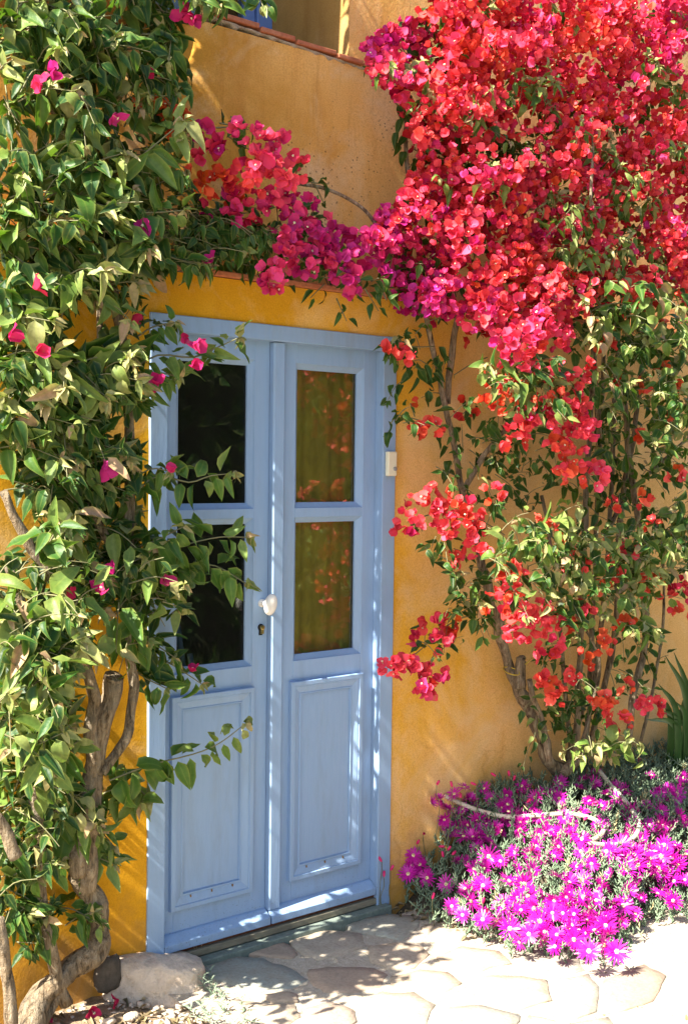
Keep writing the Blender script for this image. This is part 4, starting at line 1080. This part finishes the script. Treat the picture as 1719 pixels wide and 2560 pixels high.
while n < 3400:
    x = 1.06+rs.rand()*2.4; y = -.92+rs.rand()*.92; z = mound(x, y)
    hgt = .04+.09*rs.rand()*(1 if z > -.08 else .5); p = np.array([x, y, z+hgt]); q = proj(p)
    n += 1
    if q[0] < 1600 and not in_poly(q[0], q[1]-(10 if hgt > .08 else 0), ICEM): continue
    dirn = unit(np.array([rs.randn()*.5-.1, rs.randn()*.5-.25, 1.0])); L_ = .05+.05*rs.rand(); v_ = .25+.5*rs.rand() if rs.rand() > .06 else .97
    for i in range(9):
        t = i/8; pp = p+dirn*L_*(t-.6); an = i*2.4+rs.rand(); sd_ = np.array([math.cos(an), math.sin(an), .0])
        IL.add(pp, frame(sd_*.7+dirn*.9+rs.randn(3)*.15, sd_*-.3+np.array([0, 0, 1.])), .030*(1-.3*t)*(.8+.4*rs.rand()), float(np.clip(v_+rs.randn()*.1, 0, 1)), 0., 0)
# hanging tendrils at the edge by the door
FL = [(1108, 1795), (1330, 1780), (1350, 1790), (1000, 1820), (1150, 1850), (1045, 1880), (1080, 1900), (1010, 1870), (1030, 1850), (1120, 1920), (1140, 1900), (1180, 1890), (1240, 1900), (1250, 1880), (1290, 1860), (1320, 1850), (1210, 1925), (1330, 1900), (1270, 1905), (940, 1980), (960, 1975), (975, 2015), (1010, 2015), (1035, 2060), (1060, 1975), (1075, 1975), (1100, 2020), (1070, 2060), (1095, 2090),
      (1110, 1950), (1160, 2010), (1090, 2015), (1150, 2060), (1180, 2050), (1200, 2045), (1220, 2060), (1190, 2080), (1240, 2040), (1260, 2060), (1280, 2090), (1230, 2095), (1300, 2110), (1310, 2080), (1330, 2050), (1340, 2100), (1360, 2060), (1380, 2090), (1350, 2130), (1310, 2140), (1270, 2130), (1390, 2130), (1240, 2120), (1205, 2130), (1340, 2165), (1400, 2165), (1170, 2110), (1370, 2160), (1410, 2100), (1390, 2060), (1370, 2020), (1330, 2010), (1300, 2010),
      (1420, 2060), (1440, 2030), (1430, 1990), (1460, 2010), (1490, 2000), (1400, 1990), (1450, 1970), (1480, 1960), (1500, 1980), (1520, 1960), (1400, 1950), (1380, 1945), (1350, 1950), (1410, 1930), (1430, 1920), (1460, 1910), (1500, 1900), (1530, 1880), (1550, 1860), (1510, 1850), (1480, 1840), (1540, 1810), (1560, 1790), (1520, 1800), (1555, 2000), (1530, 2010), (1560, 1960), (1545, 1930), (1500, 2040), (1530, 2060), (1440, 1850), (1500, 1810), (1410, 1820), (1230, 1960), (1270, 1950), (1110, 1870), (1125, 1885), (1170, 1870), (1090, 1935), (1085, 1870),
      (1190, 2010), (1260, 2000), (1290, 2045), (1320, 2100), (1255, 2085), (1300, 2060), (1345, 2075), (1380, 2110), (1130, 2100), (930, 1995), (1520, 1930), (1470, 1990), (1545, 1980), (1500, 1945), (1450, 1945), (1215, 1985), (1140, 1965), (1060, 1905)]


def on_mound(x, y, hh=.13):
    """where the line of sight meets the top of the plant"""
    d = ray(x, y); lo, hi = 2.5, 8.
    for i in range(160):
        t = lo+(hi-lo)*i/159; p = CAM+d*t
        if p[2] < mound(p[0], p[1])+hh or p[1] > -.04: return p
    return p


for (x, y) in FL:
    p = on_mound(x+rs.randn()*4, y+rs.randn()*4); IF_.add(p, frame(rs.randn(3), np.array([-.45, -.45, .75])+rs.randn(3)*.25), .043*(.8+.4*rs.rand()), rs.rand(), 0., rs.randint(0, 60))
for i in range(170):
    x, y = FL[rs.randint(len(FL))] if i < 90 else (1040+rs.rand()*500, 1800+rs.rand()*130); p = on_mound(x+rs.randn()*24, y+rs.randn()*20, .12); q = proj(p)
    if q[0] < 1560 and not in_poly(*q, ICEM): continue
    IF_.add(p, frame(rs.randn(3), np.array([-.45, -.45, .75])+rs.randn(3)*.35), .037*(.8+.35*rs.rand()), rs.rand(), 0., rs.randint(0, 60))
budv = (np.array([(r*math.cos(a), r*math.sin(a), h) for h, r in ((0, .10), (.25, .24), (.7, .27), (1.1, .20)) for a in np.linspace(0, 2*math.pi, 7)[:6]]),
        np.array([(r*6+i, r*6+(i+1) % 6, (r+1)*6+(i+1) % 6, (r+1)*6+i) for r in range(3) for i in range(6)]+[(18, 19, 20, 21)]), np.zeros(24))
for (x, y) in [(995, 1790), (1030, 1795), (1050, 1820), (1085, 1790), (1130, 1770), (1160, 1770), (870, 1965), (890, 1985), (875, 2000), (965, 1900), (950, 1925), (1000, 1930), (1010, 1955), (1170, 1780), (1180, 1810), (1230, 1800), (1300, 1790), (1350, 1830), (1380, 1810), (1410, 1800), (1200, 1830), (1030, 1950), (1020, 1940), (1150, 1950), (1210, 1940), (1330, 1870), (1455, 1740), (1500, 1770), (1100, 2060), (1110, 2080), (985, 2050), (1490, 1790), (1250, 1790), (1150, 1810)]:
    p = on_mound(x, y, .16)
    if y < 1830: p = at(x, y, -.12 if x > 960 else -.06)
    IB.add(p, frame(rs.randn(3), np.array([rs.randn()*.3, rs.randn()*.3, 1])), .022, .5, 0., 0)
    IT.tube(smooth_path([p, p+np.array([.005, .005, -.04]), p+np.array([.01+rs.randn()*.01, .01, -.10]), p+np.array([.02+rs.randn()*.02, .0, -.24])], 4), .0016, 4)
IL.emit([fing], ['iceleaf'], 'leaf', 'foliage', ip, 0)
IF_.emit(ICE, ['icepetal', 'icecentre'], 'flower', 'flowers', ip, 300)
IB.emit([budv], ['icebud'], 'flower_bud', 'buds', ip, 300)
o = IT.build('flower_stalks', 'twig', ip, smooth=True); o['kind'] = 'stuff'

# hose lying in the ice plant
hp = [(1365, 1757), (1395, 1795), (1416, 1817), (1439, 1845), (1455, 1875), (1450, 1902), (1425, 1922), (1388, 1927), (1350, 1924)]
h2 = [(1342, 1920), (1368, 1905), (1374, 1888), (1352, 1868), (1305, 1857), (1258, 1857), (1200, 1861), (1150, 1862), (1090, 1848), (1050, 1832), (1015, 1816)]
hz = [on_mound(x, y, .135) for x, y in hp+h2]
hz = smooth_path(hz, 6)
tag(MB().tube(hz, .0095, 10).build('garden_hose', 'hose', smooth=True), 'pale garden hose looped over the magenta ice plant', 'hose')


# ------------------------------------------------------------------ small things on the ground
def rock(name, c, s, mat, seed, amp=.16, sub=4, flat=0.):
    bm = bmesh.new(); bmesh.ops.create_icosphere(bm, subdivisions=sub, radius=1)
    for v_ in bm.verts:
        p = v_.co.copy(); n1 = mnoise.noise(p*1.1+Vector((seed, 0, 0))); n2 = mnoise.noise(p*2.6+Vector((0, seed, 0))); n3 = mnoise.noise(p*7+Vector((0, 0, seed)))
        q = p*(1+amp*n1*1.6+amp*.7*n2+amp*.15*n3)
        m_ = max(abs(q.x), abs(q.y), abs(q.z)); q = q.lerp(q*(1/max(.6, m_))*.92, .45)
        v_.co = (q.x*s[0], q.y*s[1], q.z*s[2])
    me = bpy.data.meshes.new(name); bm.to_mesh(me); bm.free(); me.materials.append(MAT[mat]); shade(me)
    o = bpy.data.objects.new(name, me); COL.objects.link(o); o.location = c; return o


bc = atz(356, 2238, -.085)
bl = rock('boulder', (bc[0], bc[1], -.085), (.175, .150, .112), 'boulder', 9.4, .24)
bl.rotation_euler = (math.radians(-4), math.radians(8), math.radians(-36)); tag(bl, 'rounded pale stone at the foot of the blue door frame', 'stone')
dc = at(246, 2190, -.035)
ds = rock('dark_stone', (dc[0], -.032, dc[2]-.045), (.048, .026, .060), 'darkstone', 4.6, .3, 3); tag(ds, 'small dark stone behind the pale boulder by the wall', 'stone')
pb = atz(1210-540, 2285, -.065)
for i, (x, y, s_) in enumerate([(735, 2290, .022), (300, 2318, .02), (250, 2328, .016), (1180, 2240, .016)]):
    c = atz(x, y, -.075); r = rock('pebble', (c[0], c[1], -.075), (s_*1.4, s_, s_*.6), 'boulder', i*3.1+1, .2, 2)
    tag(r, ['cream pebble on the paving beyond the shaded flagstones', 'pebble on dry soil before the boulder', 'smallest pebble near the vine trunk', 'pebble on sunny paving below the ice plant'][i], 'pebble')

# silver leaved plant beside the boulder
sg = atz(500, 2290, -.09); sp = empty('silver_plant', (sg[0], sg[1], -.1), 'low silver leaved plant between the boulder and the paving', 'plant')
SP = Pieces()
for (x, y) in [(470, 2230), (480, 2250), (500, 2255), (460, 2265), (490, 2275), (515, 2280), (530, 2300), (545, 2310), (510, 2310), (480, 2300), (555, 2330), (520, 2330), (490, 2330), (455, 2290), (450, 2310), (470, 2320), (540, 2325), (465, 2245)]:
    c = atz(x, y+20, -.09)+rs.randn(3)*.01; d = unit(np.array([rs.randn()*.35, rs.randn()*.35, 1.]))
    for i in range(11):
        t = i/10; an = i*2.4; s_ = np.array([math.cos(an), math.sin(an), 0.]); SP.add(c+d*.06*t, frame(s_*.8+d*(.3+.9*t), d-s_*.4), .034*(.7+.4*rs.rand()), rs.rand(), 0., i)
NARR = [leaf_base(5, 3, .4, .6, .05, .14, i) for i in range(4)]
SP.emit(NARR, ['sage'], 'leaf', 'foliage', sp, 200)

# strap leaved plant at the right by the wall
bx = at(1560, 1690, -.2); ap = empty('strap_leaf_plant', (bx[0], bx[1], mound(bx[0], bx[1])), 'dark green strap leaved plant beside the wall at the far right', 'plant')
tipz = [(1515, 1495), (1535, 1488), (1500, 1560), (1490, 1580), (1540, 1600), (1470, 1640), (1560, 1540), (1590, 1480), (1620, 1500), (1530, 1640), (1500, 1620), (1600, 1570), (1640, 1560)]
for i, (x, y) in enumerate(tipz):
    b_ = bx+np.array([rs.randn()*.05+.05, rs.randn()*.04+.05, 0]); b_[2] = mound(b_[0], b_[1]); e_ = at(x, y, -.22-.1*rs.rand()); md = (b_+e_)/2+np.array([.02, -.03, .10])
    pth = smooth_path([b_, md, e_], 6); V = []; m = len(pth)
    for j, p in enumerate(pth):
        t = unit(pth[min(j+1, m-1)]-pth[max(0, j-1)]); s_ = unit(np.cross(t, FW)); wd = .016*(1-(j/(m-1))**3)+.001; n_ = np.cross(s_, t)
        V += [p-s_*wd-n_*.004, p+n_*.003, p+s_*wd-n_*.004]
    Fq = [(j*3+c, j*3+c+1, (j+1)*3+c+1, (j+1)*3+c) for j in range(m-1) for c in range(2)]
    me = mesh_np('strap_leaf', np.array(V), np.array(Fq).ravel(), [4]*len(Fq), ['strap'], {'var': np.full(len(V), rs.rand()), 'edge': np.zeros(len(V))})
    link('strap_leaf', me, ap)

# fallen bracts, dead leaves and grit
names = ['fallen magenta bloom heap in the corner under the door', 'fallen magenta bloom beside the ice plant at the door corner', 'fallen crimson bract on the paving edge below the ice plant',
         'fallen pink bract in front of the boulder', 'fallen pink bract on dry soil under the vine', 'fallen pink bract beside the gnarled trunk', 'fallen purple bloom leaning on the right jamb', 'fallen crimson petals below the ice plant flowers']
FB = flower_base(77)
for (x, y, hue), nm in zip([(845, 2055, .05), (1130, 2095-15, .1), (1220, 2130-75, .5), (272, 2288, .3), (210, 2310, .3), (100, 2330, .3), (855, 2035, .02), (1125, 2115, .4)], names):
    c = atz(x, y, -.07); n_ = len(FB[0])
    me = mesh_np('fallen_bract', FB[0]@(frame(rs.randn(3), np.array([rs.randn()*.4, -.5, .8]))*.040).T, FB[1].ravel(), [4]*len(FB[1]), ['bract', 'floret'], {'var': np.full(n_, .2), 'hue': np.full(n_, hue), 'edge': FB[2]}, FB[3])
    o = bpy.data.objects.new('fallen_bract', me); COL.objects.link(o); o.location = (c[0], c[1], -.062); tag(o, nm, 'bract', 'fallen bougainvillea bracts')
LI = Pieces()
for i in range(150):
    if rs.rand() < .5:
        x, y = 840+rs.rand()*260, 2020+rs.rand()*70; y += (x-840)*.22; z = -.068
    else: x, y, z = 60+rs.rand()*420, 2270+rs.rand()*70, -.085
    c = atz(x, y, z); LI.add(c+np.array([0, 0, .004]), frame(rs.randn(3)*np.array([1, 1, .15]), np.array([rs.randn()*.3, rs.randn()*.3, 1])), .025+.03*rs.rand(), rs.rand(), 0., rs.randint(9))
for i in range(160):
    x, y = 1300+rs.rand()*300, 2140+rs.rand()*200; c = atz(x, y, -.075); LI.add(c, frame(rs.randn(3)*np.array([1, 1, .15]), np.array([rs.randn()*.3, rs.randn()*.3, 1])), .012+.02*rs.rand(), .3+.7*rs.rand(), 0., rs.randint(9))
lt = empty('leaf_litter', (.6, -.2, -.09)); lt['kind'] = 'stuff'; lt['label'] = 'dry leaf litter scattered on paving and soil'
LI.emit(LEAF_LO, ['litter'], 'litter', 'litter', lt, 0)
gm = MB()
for i in range(240):
    if i < 150: c = atz(70+rs.rand()*430, 2290+rs.rand()*50, -.09)
    else: c = atz(1330+rs.rand()*240, 2160+rs.rand()*180, -.08)
    s_ = .004+.008*rs.rand()**2; V = [(c[0]+s_*rs.uniform(.6, 1)*a, c[1]+s_*rs.uniform(.6, 1)*b, c[2]+s_*rs.uniform(.4, .9)*d_) for a in (-1, 1) for b in (-1, 1) for d_ in (-1, 1)]
    gm.add(V, [(0, 1, 3, 2), (4, 6, 7, 5), (0, 4, 5, 1), (2, 3, 7, 6), (0, 2, 6, 4), (1, 5, 7, 3)])
tag(gm.build('gravel', 'boulder', smooth=True), 'small loose grit on the soil and paving', None, None, 'stuff')
tg = MB()
for i in range(9):
    b_ = atz(452+rs.randn()*4, 2195, -.07); t_ = b_+np.array([rs.randn()*.02-.01, rs.randn()*.02, .05+.05*rs.rand()]); tg.tube([b_, (b_+t_)/2+rs.randn(3)*.003, t_], [.002, .0015, .0006], 4)
tag(tg.build('grass_tuft', 'drywood'), 'dry straw coloured grass tuft between boulder and threshold', 'grass tuft')

# ------------------------------------------------------------------ garden across the path, seen only in the glass
v, f = grid(list(np.arange(-1, 12.1, 1)), list(np.arange(-6.0, -2.4, .4)), lambda x, y: -.055+.02*nz(x, y, 0, 2))
lw = link('lawn', mesh_pd('lawn', v, f, 'lawn_and_backing', True)); tag(lw, 'rough green grass across the path', None, None, 'structure')
GB = Pieces()
for i in range(4500):
    x, y = .5+rs.rand()*6.5, -5.2+rs.rand()*2.7; GB.add((x, y, -.08), frame(np.array([rs.randn()*.4, rs.randn()*.4, 1.]), rs.randn(3)), .12+.2*rs.rand(), .2+.5*rs.rand(), 0., rs.randint(9))
gr = empty('grass', (3, -4, -.09)); gr['kind'] = 'stuff'; gr['label'] = 'long grass across the path, mirrored in the glass'
GB.emit([leaf_base(4, 3, .3, .6, .02, .05, i) for i in range(3)], ['leaf'], 'blade', 'blades', gr, 0)

hg = empty('garden_hedge', (4.6, -5.2, -.1), 'sunlit green hedge and grass across the path, mirrored in the glass', 'hedge')
HP = Pieces()
for i in range(3000):
    x = .6+rs.rand()*9; y = -5.4-.1*(x-4)+rs.rand()*1.2-.6; z = -.1+rs.rand()**1.15*5.2
    HP.add((x, y, z), frame(rs.randn(3)+np.array([0, 0, .3]), np.array([-.3, .8, .3])+rs.randn(3)*.5), .20+.14*rs.rand(), .05+.4*rs.rand(), 0., rs.randint(9))
HP.emit(LEAF_LO, ['leaf'], 'leaf', 'foliage', hg, 0)
v, f = grid(list(np.arange(-1, 12, .5)), list(np.arange(-7.0, -4.85, .3)), lambda x, y: 4.7*float(sstep(-5.2, -5.9, y))-.25+.3*nz(x, y, 0, 1.3))  # solid mass added behind the leaves so no sky shows in the glass
link('hedge_backing', mesh_pd('hedge_backing', v, f, 'lawn_and_backing', True), hg)
